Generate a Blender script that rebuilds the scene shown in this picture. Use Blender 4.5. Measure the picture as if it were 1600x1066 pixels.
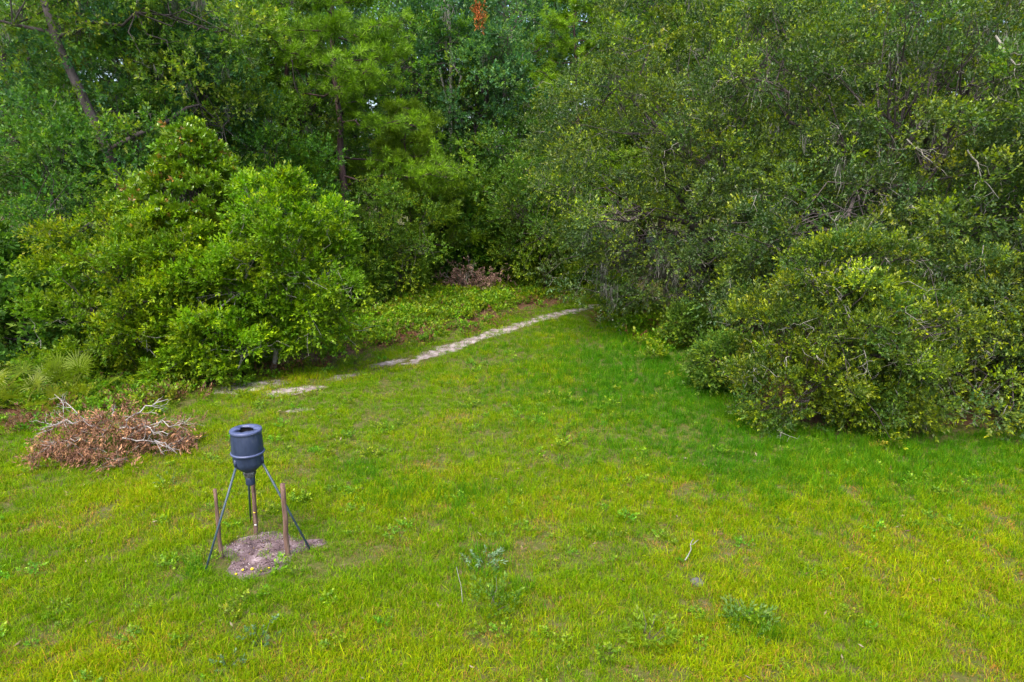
import bpy, math, random
import numpy as np
from mathutils import Vector

# ------------------------------------------------------------------ camera, sky, sun, exposure
for o in list(bpy.data.objects):
    bpy.data.objects.remove(o)
scene = bpy.context.scene
COL = scene.collection
H, PITCH, FPX = 6.0, math.radians(13.0), 1067.0
cam_d = bpy.data.cameras.new('camera')
cam = bpy.data.objects.new('camera', cam_d)
COL.objects.link(cam)
cam_d.sensor_width = 36.0
cam_d.lens = 24.0
cam_d.clip_start = 0.1
cam_d.clip_end = 2000.0
cam.location = (0, 0, H)
cam.rotation_euler = (math.radians(90) - PITCH, 0, 0)
scene.camera = cam

SUN_EL, SUN_AZ = 58.0, 205.0      # azimuth clockwise from +Y (the view direction): behind the camera, to its left
world = bpy.data.worlds.new('World')
scene.world = world
world.use_nodes = True
wn = world.node_tree
wn.nodes.clear()
sky = wn.nodes.new('ShaderNodeTexSky')
sky.sky_type = 'NISHITA'
sky.sun_disc = False
sky.sun_elevation = math.radians(SUN_EL)
sky.sun_rotation = math.radians(SUN_AZ)
sky.air_density = 1.0
sky.dust_density = 4.0
sky.ozone_density = 1.0
bg = wn.nodes.new('ShaderNodeBackground')
bg.inputs['Strength'].default_value = 0.15
wo = wn.nodes.new('ShaderNodeOutputWorld')
wn.links.new(sky.outputs[0], bg.inputs['Color'])
wn.links.new(bg.outputs[0], wo.inputs['Surface'])

sun_d = bpy.data.lights.new('sun', 'SUN')
sun_d.energy = 1.25
sun_d.angle = math.radians(28.0)
sun_d.color = (1.0, 0.95, 0.86)
sun = bpy.data.objects.new('sun', sun_d)
COL.objects.link(sun)
_e, _a = math.radians(SUN_EL), math.radians(SUN_AZ)
_sd = Vector((math.sin(_a) * math.cos(_e), math.cos(_a) * math.cos(_e), math.sin(_e)))
sun.rotation_euler = _sd.to_track_quat('Z', 'Y').to_euler()
sun.location = (0, 0, 40)

scene.view_settings.view_transform = 'Standard'
scene.view_settings.look = 'None'
scene.view_settings.exposure = 1.55
scene.view_settings.gamma = 1.0
scene.view_settings.use_curve_mapping = False
scene.render.engine = 'CYCLES'
cy = scene.cycles
cy.max_bounces = 8
cy.diffuse_bounces = 6
cy.glossy_bounces = 2
cy.transmission_bounces = 4
cy.transparent_max_bounces = 4
cy.use_denoising = True
cy.caustics_reflective = False
cy.caustics_refractive = False

# ------------------------------------------------------------------ helpers
RNG = np.random.default_rng(11)
random.seed(5)


def unit(v):
    v = np.asarray(v, float)
    return v / np.maximum(np.linalg.norm(v, axis=-1, keepdims=True), 1e-9)


def rand_dirs(n, rng):
    return unit(rng.normal(size=(n, 3)))


def mesh_np(name, V, F, mat=None, col=None, smooth=False):
    """V (n,3), F (m,k) with one k: a mesh made in one go."""
    V = np.asarray(V, np.float32)
    F = np.asarray(F, np.int32)
    me = bpy.data.meshes.new(name)
    m, k = F.shape
    me.vertices.add(len(V))
    me.vertices.foreach_set('co', V.ravel())
    me.loops.add(m * k)
    me.loops.foreach_set('vertex_index', F.ravel())
    me.polygons.add(m)
    me.polygons.foreach_set('loop_start', np.arange(0, m * k, k, dtype=np.int32))
    if smooth:
        me.polygons.foreach_set('use_smooth', np.ones(m, bool))
    if col is not None:
        a = me.color_attributes.new('Col', 'FLOAT_COLOR', 'POINT')
        c = np.ones((len(V), 4), np.float32)
        c[:, :3] = col
        a.data.foreach_set('color', c.ravel())
    me.update(calc_edges=True)
    if mat is not None:
        me.materials.append(mat)
    return me


def link(name, data, parent=None, loc=None, kind=None, label=None, cat=None, group=None, color=None):
    o = bpy.data.objects.new(name, data)
    COL.objects.link(o)
    if parent is not None:
        o.parent = parent
    if loc is not None:
        o.location = loc
    if kind:
        o['kind'] = kind
    if label:
        o['label'] = label
    if cat:
        o['category'] = cat
    if group:
        o['group'] = group
    if color is not None:
        o.color = (*color, 1.0)
    return o


def thing(name, label, cat, loc=(0, 0, 0), rz=0.0, scale=1.0, group=None):
    o = link(name, None, loc=loc, label=label, cat=cat, group=group)
    o.rotation_euler = (0, 0, rz)
    o.scale = (scale,) * 3 if not hasattr(scale, '__len__') else scale
    o.empty_display_size = 0.3
    return o


class Geo:
    """collects quads (with colours) and turns them into one mesh"""
    def __init__(self):
        self.V, self.F, self.C, self.n = [], [], [], 0

    def add(self, V, F, C=None):
        V = np.asarray(V, float)
        self.V.append(V)
        self.F.append(np.asarray(F) + self.n)
        if C is None:
            C = np.ones((len(V), 3))
        C = np.asarray(C, float)
        if C.ndim == 1:
            C = np.tile(C, (len(V), 1))
        self.C.append(C)
        self.n += len(V)

    def mesh(self, name, mat, smooth=False):
        return mesh_np(name, np.concatenate(self.V), np.concatenate(self.F), mat, np.concatenate(self.C), smooth)


def tube(pts, radii, sides=6, cap=True):
    """quads of a tapered tube along a polyline"""
    pts = np.asarray(pts, float)
    n = len(pts)
    radii = np.broadcast_to(np.asarray(radii, float), (n,))
    tan = unit(np.gradient(pts, axis=0))
    ref = np.array([0.31, 0.17, 0.93]) if abs(tan[0] @ np.array([0.31, 0.17, 0.93])) < 0.9 else np.array([0.93, 0.1, 0.3])
    u = unit(np.cross(tan, ref))
    v = np.cross(tan, u)
    a = np.linspace(0, 2 * math.pi, sides, endpoint=False)
    ring = (np.cos(a)[None, :, None] * u[:, None] + np.sin(a)[None, :, None] * v[:, None]) * radii[:, None, None] + pts[:, None]
    V = ring.reshape(-1, 3)
    i = np.arange(n - 1)[:, None] * sides
    j = np.arange(sides)[None]
    k = (j + 1) % sides
    F = np.stack([i + j, i + k, i + sides + k, i + sides + j], -1).reshape(-1, 4)
    if cap:
        V = np.concatenate([V, pts[:1], pts[-1:]])
        c0, c1 = n * sides, n * sides + 1
        jj = np.arange(0, sides, 2)
        e0 = np.stack([np.full_like(jj, c0), (jj + 2) % sides, (jj + 1) % sides, jj], -1)
        b = (n - 1) * sides
        e1 = np.stack([np.full_like(jj, c1), b + jj, b + (jj + 1) % sides, b + (jj + 2) % sides], -1)
        if sides % 2 == 0:
            F = np.concatenate([F, e0, e1])
    return V, F


def lathe(prof, seg=32):
    prof = np.asarray(prof, float)
    a = np.linspace(0, 2 * math.pi, seg, endpoint=False)
    V = np.stack([prof[:, None, 0] * np.cos(a), prof[:, None, 0] * np.sin(a), np.repeat(prof[:, 1:2], seg, 1)], -1).reshape(-1, 3)
    i = np.arange(len(prof) - 1)[:, None] * seg
    j = np.arange(seg)[None]
    k = (j + 1) % seg
    F = np.stack([i + j, i + k, i + seg + k, i + seg + j], -1).reshape(-1, 4)
    return V, F


def wander(p0, p1, n, amp, rng, sag=0.0):
    """a crooked line from p0 to p1"""
    p0, p1 = np.asarray(p0, float), np.asarray(p1, float)
    t = np.linspace(0, 1, n)[:, None]
    L = np.linalg.norm(p1 - p0)
    off = rng.normal(size=(n, 3)) * amp * L
    off[0] = off[-1] = 0
    p = p0 + (p1 - p0) * t + off
    p[:, 2] += sag * L * np.sin(math.pi * t[:, 0])
    return p


# ------------------------------------------------------------------ materials
def nodes_of(name):
    m = bpy.data.materials.new(name)
    m.use_nodes = True
    nt = m.node_tree
    nt.nodes.clear()
    out = nt.nodes.new('ShaderNodeOutputMaterial')
    return m, nt, out


def N(nt, t, **kw):
    n = nt.nodes.new(t)
    for k, v in kw.items():
        setattr(n, k, v)
    return n


def mixc(nt, fac, a, b, mode='MIX'):
    n = nt.nodes.new('ShaderNodeMix')
    n.data_type = 'RGBA'
    n.blend_type = mode
    for s, v in ((n.inputs[0], fac), (n.inputs[6], a), (n.inputs[7], b)):
        if isinstance(v, (int, float)):
            s.default_value = v
        elif isinstance(v, tuple):
            s.default_value = (*v, 1.0)[:4]
        else:
            nt.links.new(v, s)
    return n.outputs[2]


def ramp(nt, fac, stops):
    r = nt.nodes.new('ShaderNodeValToRGB')
    el = r.color_ramp.elements
    while len(el) > 1:
        el.remove(el[-1])
    for i, (p, c) in enumerate(stops):
        e = el[0] if i == 0 else el.new(p)
        e.position = p
        e.color = (*c, 1.0) if len(c) == 3 else c
    nt.links.new(fac, r.inputs[0])
    return r.outputs[0]


def noise(nt, scale, detail=4.0, rough=0.55, coord=None, dist=0.0):
    n = nt.nodes.new('ShaderNodeTexNoise')
    n.inputs['Scale'].default_value = scale
    n.inputs['Detail'].default_value = detail
    n.inputs['Roughness'].default_value = rough
    n.inputs['Distortion'].default_value = dist
    if coord is not None:
        nt.links.new(coord, n.inputs['Vector'])
    return n.outputs[0]


def leaf_material(name, trans=0.35, rough=0.5, spec=0.35, back=None, tint=False):
    """leaf colour = the mesh's own leaf colour times the object's colour; thin, part of the light passes through"""
    m, nt, out = nodes_of(name)
    at = N(nt, 'ShaderNodeAttribute', attribute_name='Col')
    oi = N(nt, 'ShaderNodeObjectInfo')
    c = mixc(nt, 1.0, at.outputs['Color'], oi.outputs['Color'], 'MULTIPLY')
    if tint:
        it = N(nt, 'ShaderNodeAttribute', attribute_name='tint')
        it.attribute_type = 'INSTANCER'
        c = mixc(nt, 1.0, at.outputs['Color'], it.outputs['Color'], 'MULTIPLY')
    if back is not None:
        g = N(nt, 'ShaderNodeNewGeometry')
        c = mixc(nt, g.outputs['Backfacing'], c, back)
    p = N(nt, 'ShaderNodeBsdfPrincipled')
    p.inputs['Roughness'].default_value = rough
    p.inputs['Specular IOR Level'].default_value = spec
    nt.links.new(c, p.inputs['Base Color'])
    t = N(nt, 'ShaderNodeBsdfTranslucent')
    tc = mixc(nt, 1.0, c, (1.05, 1.2, 0.45), 'MULTIPLY')
    nt.links.new(tc, t.inputs['Color'])
    mx = N(nt, 'ShaderNodeMixShader')
    mx.inputs[0].default_value = trans
    nt.links.new(p.outputs[0], mx.inputs[1])
    nt.links.new(t.outputs[0], mx.inputs[2])
    nt.links.new(mx.outputs[0], out.inputs['Surface'])
    return m


def solid_material(name, stops, scale, rough=0.85, bump=0.3, bscale=None, spec=0.3, detail=6.0, stretch=None):
    m, nt, out = nodes_of(name)
    tc = N(nt, 'ShaderNodeTexCoord')
    co = tc.outputs['Object']
    if stretch:
        mp = N(nt, 'ShaderNodeMapping')
        mp.inputs['Scale'].default_value = stretch
        nt.links.new(co, mp.inputs['Vector'])
        co = mp.outputs[0]
    f = noise(nt, scale, detail, 0.6, co)
    c = ramp(nt, f, stops)
    p = N(nt, 'ShaderNodeBsdfPrincipled')
    p.inputs['Roughness'].default_value = rough
    p.inputs['Specular IOR Level'].default_value = spec
    nt.links.new(c, p.inputs['Base Color'])
    if bump:
        b = N(nt, 'ShaderNodeBump')
        b.inputs['Strength'].default_value = bump
        b.inputs['Distance'].default_value = 0.02
        nt.links.new(noise(nt, bscale or scale * 3, 5, 0.6, co), b.inputs['Height'])
        nt.links.new(b.outputs[0], p.inputs['Normal'])
    nt.links.new(p.outputs[0], out.inputs['Surface'])
    return m


M_LEAF = leaf_material('leaf', 0.42, 0.5, 0.32)
M_LEAF_OAK = leaf_material('oak_leaf', 0.36, 0.45, 0.42)
M_LEAF_MAG = leaf_material('magnolia_leaf', 0.25, 0.32, 0.5, back=(0.13, 0.22, 0.010))
M_NEEDLE = leaf_material('pine_needle', 0.30, 0.5, 0.3)
M_DEAD = leaf_material('dead_leaf', 0.2, 0.75, 0.15)
M_MOSS = leaf_material('moss', 0.3, 0.9, 0.1)
M_GRASS = leaf_material('grass_blade', 0.38, 0.6, 0.08, tint=True)
M_COVER = leaf_material('cover_leaf', 0.33, 0.5, 0.3, tint=True)
M_BARK = solid_material('bark', [(0.25, (0.035, 0.028, 0.026)), (0.6, (0.085, 0.070, 0.066)), (0.9, (0.17, 0.15, 0.14))], 7, 0.95, 0.8, stretch=(1, 1, 0.25))
M_BARK_PINE = solid_material('pine_bark', [(0.25, (0.035, 0.020, 0.022)), (0.6, (0.095, 0.058, 0.056)), (0.9, (0.17, 0.115, 0.11))], 7, 0.95, 0.8, stretch=(1, 1, 0.3))
M_BARK_PALE = solid_material('pale_bark', [(0.25, (0.16, 0.14, 0.115)), (0.6, (0.32, 0.30, 0.26)), (0.9, (0.50, 0.48, 0.44))], 9, 0.9, 0.4)
M_BRANCH_WHITE = solid_material('bleached_branch', [(0.2, (0.18, 0.15, 0.14)), (0.55, (0.38, 0.35, 0.33)), (0.9, (0.58, 0.56, 0.54))], 9, 0.85, 0.3)
M_POST = solid_material('weathered_post', [(0.28, (0.055, 0.030, 0.024)), (0.5, (0.15, 0.088, 0.066)), (0.72, (0.28, 0.185, 0.145))], 9, 0.85, 0.6, stretch=(3, 3, 0.35))
M_PLASTIC = solid_material('dark_plastic', [(0.28, (0.012, 0.020, 0.048)), (0.5, (0.024, 0.037, 0.082)), (0.62, (0.032, 0.046, 0.094)), (0.74, (0.085, 0.095, 0.13))], 7, 0.5, 0.12, spec=0.45, detail=9, stretch=(1.4, 1.4, 0.45))
M_LID = solid_material('lid_plastic', [(0.25, (0.055, 0.070, 0.150)), (0.8, (0.085, 0.105, 0.21))], 6, 0.40, 0.08, spec=0.5)
M_LEG = solid_material('leg_metal', [(0.3, (0.025, 0.045, 0.070)), (0.8, (0.060, 0.095, 0.115))], 9, 0.4, 0.1, spec=0.5)
M_INNER = solid_material('hopper_inside', [(0.3, (0.012, 0.012, 0.014)), (0.8, (0.03, 0.028, 0.026))], 9, 0.7, 0.1)
M_METAL = solid_material('dull_metal', [(0.35, (0.03, 0.03, 0.034)), (0.55, (0.10, 0.10, 0.11)), (0.68, (0.5, 0.5, 0.5))], 22, 0.45, 0.3, spec=0.5)
def worn_material(name, inner, outer, scale, rough=0.95):
    """bare ground that wears through the thin turf: how bare it is comes from the sheet's own 'Col' attribute, broken up by noise"""
    m, nt, out = nodes_of(name)
    tc = N(nt, 'ShaderNodeTexCoord')
    co = tc.outputs['Object']
    at = N(nt, 'ShaderNodeAttribute', attribute_name='Col')
    c_in = ramp(nt, noise(nt, scale, 8, 0.65, co), inner)
    c_out = ramp(nt, noise(nt, 9.0, 10, 0.6, co), outer)
    ad = N(nt, 'ShaderNodeMath', operation='ADD')
    nt.links.new(at.outputs['Fac'], ad.inputs[0])
    sb = N(nt, 'ShaderNodeMath', operation='MULTIPLY_ADD')
    nt.links.new(noise(nt, 5.5, 8, 0.7, co), sb.inputs[0])
    sb.inputs[1].default_value = 1.7
    sb.inputs[2].default_value = -0.85
    nt.links.new(sb.outputs[0], ad.inputs[1])
    mr = N(nt, 'ShaderNodeMapRange')
    mr.interpolation_type = 'SMOOTHSTEP'
    mr.inputs[1].default_value = 0.22
    mr.inputs[2].default_value = 0.72
    nt.links.new(ad.outputs[0], mr.inputs[0])
    c = mixc(nt, mr.outputs[0], c_out, c_in)
    p = N(nt, 'ShaderNodeBsdfPrincipled')
    p.inputs['Roughness'].default_value = rough
    p.inputs['Specular IOR Level'].default_value = 0.2
    nt.links.new(c, p.inputs['Base Color'])
    b = N(nt, 'ShaderNodeBump')
    b.inputs['Strength'].default_value = 0.8
    b.inputs['Distance'].default_value = 0.03
    nt.links.new(noise(nt, 25, 8, 0.65, co), b.inputs['Height'])
    nt.links.new(b.outputs[0], p.inputs['Normal'])
    nt.links.new(p.outputs[0], out.inputs['Surface'])
    return m


LAWN_SOIL = [(0.3, (0.040, 0.070, 0.006)), (0.5, (0.080, 0.085, 0.014)), (0.64, (0.125, 0.100, 0.045)), (0.78, (0.21, 0.165, 0.11))]
M_SAND = worn_material('sand', [(0.34, (0.12, 0.09, 0.075)), (0.5, (0.26, 0.215, 0.205)), (0.68, (0.46, 0.405, 0.40))], LAWN_SOIL, 3.0)
M_SOIL = solid_material('bare_soil', [(0.32, (0.040, 0.026, 0.028)), (0.46, (0.12, 0.080, 0.085)), (0.58, (0.19, 0.135, 0.142)), (0.72, (0.36, 0.28, 0.29))], 4.2, 0.95, 1.0, 30, detail=10)
M_LITTER = solid_material('leaf_litter', [(0.25, (0.035, 0.020, 0.012)), (0.5, (0.11, 0.055, 0.03)), (0.62, (0.07, 0.055, 0.02)), (0.8, (0.19, 0.11, 0.06))], 3.0, 0.95, 0.8, 25, detail=9)
M_LAWN = solid_material('lawn_soil', LAWN_SOIL, 9.0, 0.95, 0.9, 40, detail=10)
M_YELLOW = solid_material('yellow_fruit', [(0.3, (0.55, 0.38, 0.01)), (0.8, (0.75, 0.62, 0.03))], 20, 0.5, 0.1)
M_STONE = solid_material('grey_stone', [(0.3, (0.06, 0.055, 0.055)), (0.7, (0.16, 0.15, 0.145))], 9, 0.9, 0.5)
M_PAPER = solid_material('white_flake', [(0.3, (0.6, 0.58, 0.55)), (0.7, (0.8, 0.79, 0.77))], 9, 0.8, 0.1)


# ------------------------------------------------------------------ leaves
def sprig_template(kind, rng):
    """one leafy twig along +Z: leaves (n,4,3) and how young each leaf is"""
    L, W, n, stem, ang, droop = {
        'oak': (0.062, 0.030, 11, 0.17, 55, 0.0),
        'oakbig': (0.085, 0.042, 10, 0.22, 55, 0.0),
        'broad': (0.115, 0.060, 10, 0.28, 60, 0.25),
        'bush': (0.10, 0.046, 11, 0.26, 50, 0.1),
        'mag': (0.16, 0.066, 11, 0.11, 55, 0.0),
        'tree': (0.20, 0.105, 9, 0.42, 60, 0.15),
        'dead': (0.10, 0.032, 10, 0.25, 40, 0.9),
        'cover': (0.085, 0.055, 8, 0.16, 62, 0.2),
        'weed': (0.10, 0.030, 12, 0.22, 50, 0.1),
    }[kind]
    leaves, young = [], []
    for i in range(n):
        t = (i + 0.5) / n
        phi = i * 2.4 + rng.uniform(-0.5, 0.5)
        a = math.radians(ang) * (1.15 - 0.75 * t) + rng.uniform(-0.3, 0.3)
        d = np.array([math.cos(phi) * math.sin(a), math.sin(phi) * math.sin(a), math.cos(a)])
        side = unit(np.cross(d, [math.cos(phi + 1.2), math.sin(phi + 1.2), 0.6]))
        s = rng.uniform(0.7, 1.2)
        b = np.array([0, 0, stem * t]) + rng.normal(size=3) * stem * 0.05
        mid = b + d * L * s * 0.45
        tip = b + d * L * s
        leaves.append([b, mid + side * W * s * 0.5, tip, mid - side * W * s * 0.5])
        young.append(t ** 2)
    return np.array(leaves), np.array(young)


_TEMPL = {}


def templates(kind):
    if kind not in _TEMPL:
        r = np.random.default_rng(abs(hash(kind)) % 1000 if False else sum(map(ord, kind)))
        _TEMPL[kind] = [sprig_template(kind, r) for _ in range(6)]
    return _TEMPL[kind]


def frames(d, rng):
    """rotation matrices taking +Z to d, with a random roll"""
    d = unit(d)
    r = rand_dirs(len(d), rng)
    u = unit(np.cross(d, r))
    v = np.cross(d, u)
    return np.stack([u, v, d], -1)


def lay_sprigs(geo, kind, pos, dirs, scl, old, young, yw, rng, jitter=0.22):
    """put sprigs at pos along dirs; leaf colour between old and young by yw (per sprig) and the leaf's place on its twig"""
    T = templates(kind)
    R = frames(dirs, rng)
    ti = rng.integers(0, len(T), len(pos))
    for k, (lv, yg) in enumerate(T):
        s = np.nonzero(ti == k)[0]
        if not len(s):
            continue
        nl = len(lv)
        P = np.einsum('sij,lvj->slvi', R[s], lv) * scl[s][:, None, None, None] + pos[s][:, None, None]
        # leaves turn their faces towards the sky, more or less
        tilt = 1.1 if kind == 'mag' else 0.42
        dl = P[:, :, 2] - P[:, :, 0]
        ml = P[:, :, 0] + dl * 0.45
        hw = np.linalg.norm(P[:, :, 1] - P[:, :, 3], axis=-1, keepdims=True) * 0.5
        sd = unit(np.cross(dl, np.array([0, 0, 1.0]) + rng.normal(size=dl.shape) * tilt)) * hw
        P[:, :, 1] = ml + sd
        P[:, :, 3] = ml - sd
        w = np.clip(yw[s][:, None] * (0.25 + 1.3 * yg[None]) + rng.normal(size=(len(s), nl)) * 0.08, 0, 1)
        if old.ndim == 1:
            o_, y_ = old[None, None], young[None, None]
        else:
            o_, y_ = old[s][:, None], young[s][:, None]
        c = o_ * (1 - w[..., None]) + y_ * w[..., None]
        c = c * np.exp(rng.normal(size=(len(s), nl, 1)) * jitter)
        V = P.reshape(-1, 3)
        F = np.arange(len(V)).reshape(-1, 4)
        C = np.repeat(c.reshape(-1, 3), 4, 0)
        geo.add(V, F, C)


def lump(d, rng, amp=0.16):
    out = np.ones(len(d))
    for k in (2.5, 4.0, 6.5):
        w = rng.normal(size=(3, 3)) * k
        out += amp * (1.6 / k) ** 0.5 * np.sin(d @ w[0] + w[1, 0]) * np.sin(d @ w[2] + w[1, 1])
    return out


def clump_centres(ells, n, rng, depth=0.4, zmin=0.15, front=None):
    """points through the outer layer of a union of ellipsoids, with the outward direction at each"""
    E = np.array(ells, float)
    area = (E[:, 3] * E[:, 4] + E[:, 3] * E[:, 5] + E[:, 4] * E[:, 5])
    P, D = [], []
    lr = [np.random.default_rng(int(rng.integers(1e9))) for _ in E]
    got = 0
    for _try in range(40):
        i = rng.choice(len(E), n, p=area / area.sum())
        d = rand_dirs(n, rng)
        r = 1 - depth * rng.random(n) ** 1.4
        for k in range(len(E)):
            s = i == k
            seed = np.random.default_rng(991 + k)
            r[s] *= lump(d[s], seed)
        p = E[i, :3] + d * E[i, 3:] * r[:, None]
        ok = p[:, 2] > zmin
        for k in range(len(E)):
            q = np.linalg.norm((p - E[k, :3]) / E[k, 3:], axis=1)
            ok &= (i == k) | (q > 0.72)
        if front is not None:
            ok &= rng.random(n) < np.where((unit(d / E[i, 3:]) @ np.array(front)) > -0.25, 1.0, 0.25)
        P.append(p[ok])
        D.append(unit(d / E[i, 3:])[ok])
        got += ok.sum()
        if got >= n:
            break
    return np.concatenate(P)[:n], np.concatenate(D)[:n]


def make_tree(key, ells, n_clump, per_clump, rc, kind, old, young, yprob, *, mat, trunk_r=0.2, trunk_top=None, limbs=6,
              bark=None, seed=1, depth=0.4, leaf_scale=1.0, twigs=0, moss=0, up=0.35, zmin=0.15, flat=0.75, front=None,
              trunk_path=None, huevar=0.07, bough=None, odd=None, moss_len=(0.35, 1.1), moss_wide=1.0):
    rng = np.random.default_rng(seed)
    if bough:
        nb, r0, r1 = bough
        bp_, bd_ = clump_centres(ells, nb * 5, rng, 0.16, zmin + 0.2, front)
        sel = []
        rb_ = rng.uniform(r0, r1, len(bp_))
        for i in range(len(bp_)):                      # boughs keep apart, so that gaps stay between them
            if len(sel) < nb and all(np.linalg.norm(bp_[i] - bp_[j]) > 0.62 * (rb_[i] + rb_[j]) for j in sel):
                sel.append(i)
        sel = np.array(sel)
        n_in = int(n_clump * 0.28)
        k = max(1, int((n_clump - n_in) / len(sel)))
        bi = np.repeat(sel, k)
        dd = unit(rand_dirs(len(bi), rng) + bd_[bi] * 0.5 + np.array([0, 0, 0.25]))
        cpo = bp_[bi] + dd * (rb_[bi] * rng.random(len(bi)) ** 0.4)[:, None] * np.array([1.0, 1.0, 0.62])
        cdo = unit(dd * 0.6 + bd_[bi] * 0.6)
        cpi, cdi = clump_centres(ells, n_in, rng, 0.75, zmin, front)
        cp, cd = np.concatenate([cpo, cpi]), np.concatenate([cdo, cdi])
        tone = np.concatenate([np.repeat(np.exp(rng.normal(size=(len(sel), 1)) * 0.14), k, 0), np.ones((len(cpi), 1))])
        ok = cp[:, 2] > zmin
        cp, cd, tone = cp[ok], cd[ok], tone[ok]
    else:
        cp, cd = clump_centres(ells, n_clump, rng, depth, zmin, front)
        tone = np.ones((len(cp), 1))
    R = rng.uniform(rc[0], rc[1], len(cp))
    ci = np.repeat(np.arange(len(cp)), per_clump)
    n = len(ci)
    d = rand_dirs(n, rng)
    d = unit(d + cd[ci] * 0.45 + np.array([0, 0, up]))
    rad = R[ci] * rng.random(n) ** 0.45 * np.where(rng.random(n) < 0.10, 1.55, 1.0)
    pos = cp[ci] + d * rad[:, None] * np.array([1.1, 1.1, flat])
    dirs = d + cd[ci] * 0.35 + np.array([0, 0, up * 0.6]) + rng.normal(size=(n, 3)) * 0.35
    keep = pos[:, 2] > 0.05
    pos, dirs, ci = pos[keep], dirs[keep], ci[keep]
    n = len(ci)
    old, young = np.array(old, float), np.array(young, float)
    cy_ = np.where(rng.random(len(cp)) < yprob, rng.uniform(0.45, 1.0, len(cp)), rng.uniform(0.0, 0.25, len(cp)))
    hue = np.exp(rng.normal(size=(len(cp), 3)) * np.array([huevar, huevar * 0.6, huevar]))
    bri = np.exp(rng.normal(size=(len(cp), 1)) * 0.12) * tone
    o_ = old[None] * hue * bri
    y_ = young[None] * hue * bri
    geo = Geo()
    yw = np.clip(cy_[ci] + rng.normal(size=n) * 0.12, 0, 1)
    oc, yc = o_[ci], y_[ci]
    if odd:
        w_ = rng.random(n) < odd[0]
        oc[w_], yc[w_] = np.array(odd[1]), np.array(odd[2])
    lay_sprigs(geo, kind, pos, dirs, rng.uniform(0.75, 1.25, n) * leaf_scale, oc, yc, yw, rng)
    out = {'crown': geo.mesh(key + '_crown', mat)}
    # trunk
    E = np.array(ells)
    top = np.array(trunk_top if trunk_top is not None else (E[:, 0].mean() * 0.3, E[:, 1].mean() * 0.3, E[:, 2].max() * 0.85))
    g = Geo()
    if trunk_path is None:
        tp = wander((0, 0, -0.15), top, 7, 0.035, rng)
    else:
        tp = np.array(trunk_path, float)
    tr = trunk_r * np.linspace(1, 0.35, len(tp))
    tr[0] *= 1.35
    g.add(*tube(tp, tr, 10))
    out['trunk'] = g.mesh(key + '_trunk', bark or M_BARK, True)
    # limbs, each with its own side branches reaching into the clumps
    out['limbs'] = []
    if limbs:
        order = rng.permutation(len(cp))
        anchors = cp[order[:limbs]]
        far = cp
        owner = np.argmin(np.linalg.norm(far[:, None] - anchors[None], axis=2), axis=1)
        for k in range(limbs):
            g = Geo()
            t = rng.uniform(0.35, 0.95)
            idx = int(t * (len(tp) - 1))
            b = tp[idx]
            r0 = tr[idx] * 0.55
            e = anchors[k] * 0.9 + b * 0.1
            lp = wander(b, e, 7, 0.05, rng, 0.08)
            lr_ = np.linspace(r0, 0.02, len(lp))
            g.add(*tube(lp, lr_, 6))
            mine = np.nonzero(owner == k)[0]
            for c in mine[:14]:
                j = int(rng.integers(2, len(lp)))
                bp = wander(lp[j], cp[c] + cd[c] * R[c] * 0.5, 5, 0.07, rng, 0.05)
                g.add(*tube(bp, np.linspace(min(0.035, lr_[j] * 0.7), 0.006, 5), 4, False))
            out['limbs'].append(g.mesh(key + '_limb', bark or M_BARK, True))
    if twigs:
        g = Geo()
        w = rng.choice(len(cp), twigs)
        for c in w:
            p0 = cp[c] + rng.normal(size=3) * R[c] * 0.5
            dr = unit(cd[c] * 0.5 + rng.normal(size=3) * 0.6 + np.array([0, 0, rng.choice([-0.5, 0.3])]))
            L = rng.uniform(0.35, 0.95)
            lp = wander(p0, p0 + dr * L, 5, 0.09, rng, rng.uniform(-0.2, 0.25))
            g.add(*tube(lp, np.linspace(0.012, 0.003, 5), 3, False))
            for _ in range(2):
                j = int(rng.integers(1, 4))
                dd = unit(dr + rng.normal(size=3) * 0.6)
                bp = wander(lp[j], lp[j] + dd * L * 0.5, 4, 0.1, rng)
                g.add(*tube(bp, np.linspace(0.007, 0.002, 4), 3, False))
        out['twigs'] = g.mesh(key + '_twigs', M_BARK_PALE)
    if moss:
        out['moss'] = moss_mesh(key + '_moss', cp, R, moss, rng, 14, moss_len, moss_wide)
    return out


def moss_mesh(name, cp, R, n, rng, strands=14, length=(0.35, 1.1), wide=1.0):
    g = Geo()
    w = rng.choice(len(cp), n)
    base = np.repeat(cp[w], strands, 0) + rng.normal(size=(n * strands, 3)) * np.array([0.12, 0.12, 0.12])
    m = len(base)
    L = np.repeat(rng.uniform(*length, n), strands) * rng.uniform(0.4, 1.1, m)
    a = rng.uniform(0, math.pi, m)
    wd = rng.uniform(0.006, 0.020, m) * wide
    sx = np.stack([np.cos(a), np.sin(a), np.zeros(m)], -1) * wd[:, None]
    L = L * np.repeat(rng.uniform(0.5, 1.0, n), strands) * rng.random(m) ** 0.5
    sw = rng.normal(size=(m, 2, 3)) * 0.06 * (0.4 + L)[:, None, None]
    sw[:, :, 2] = 0
    dn = np.zeros((m, 3))
    dn[:, 2] = -1
    p1 = base + dn * (L * 0.5)[:, None] + sw[:, 0]
    p2 = base + dn * L[:, None] + sw[:, 1]
    V = np.stack([base - sx * 0.5, base + sx * 0.5, p1 - sx, p1 + sx, p2 - sx * 0.2, p2 + sx * 0.2], 1).reshape(-1, 3)
    i = np.arange(m)[:, None] * 6
    F = np.concatenate([i + np.array([[0, 1, 3, 2]]), i + np.array([[2, 3, 5, 4]])])
    c = np.array([0.19, 0.185, 0.165]) * np.exp(rng.normal(size=(m, 1)) * 0.25)
    g.add(V, F, np.repeat(c, 6, 0))
    return g.mesh(name, M_MOSS)


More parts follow.
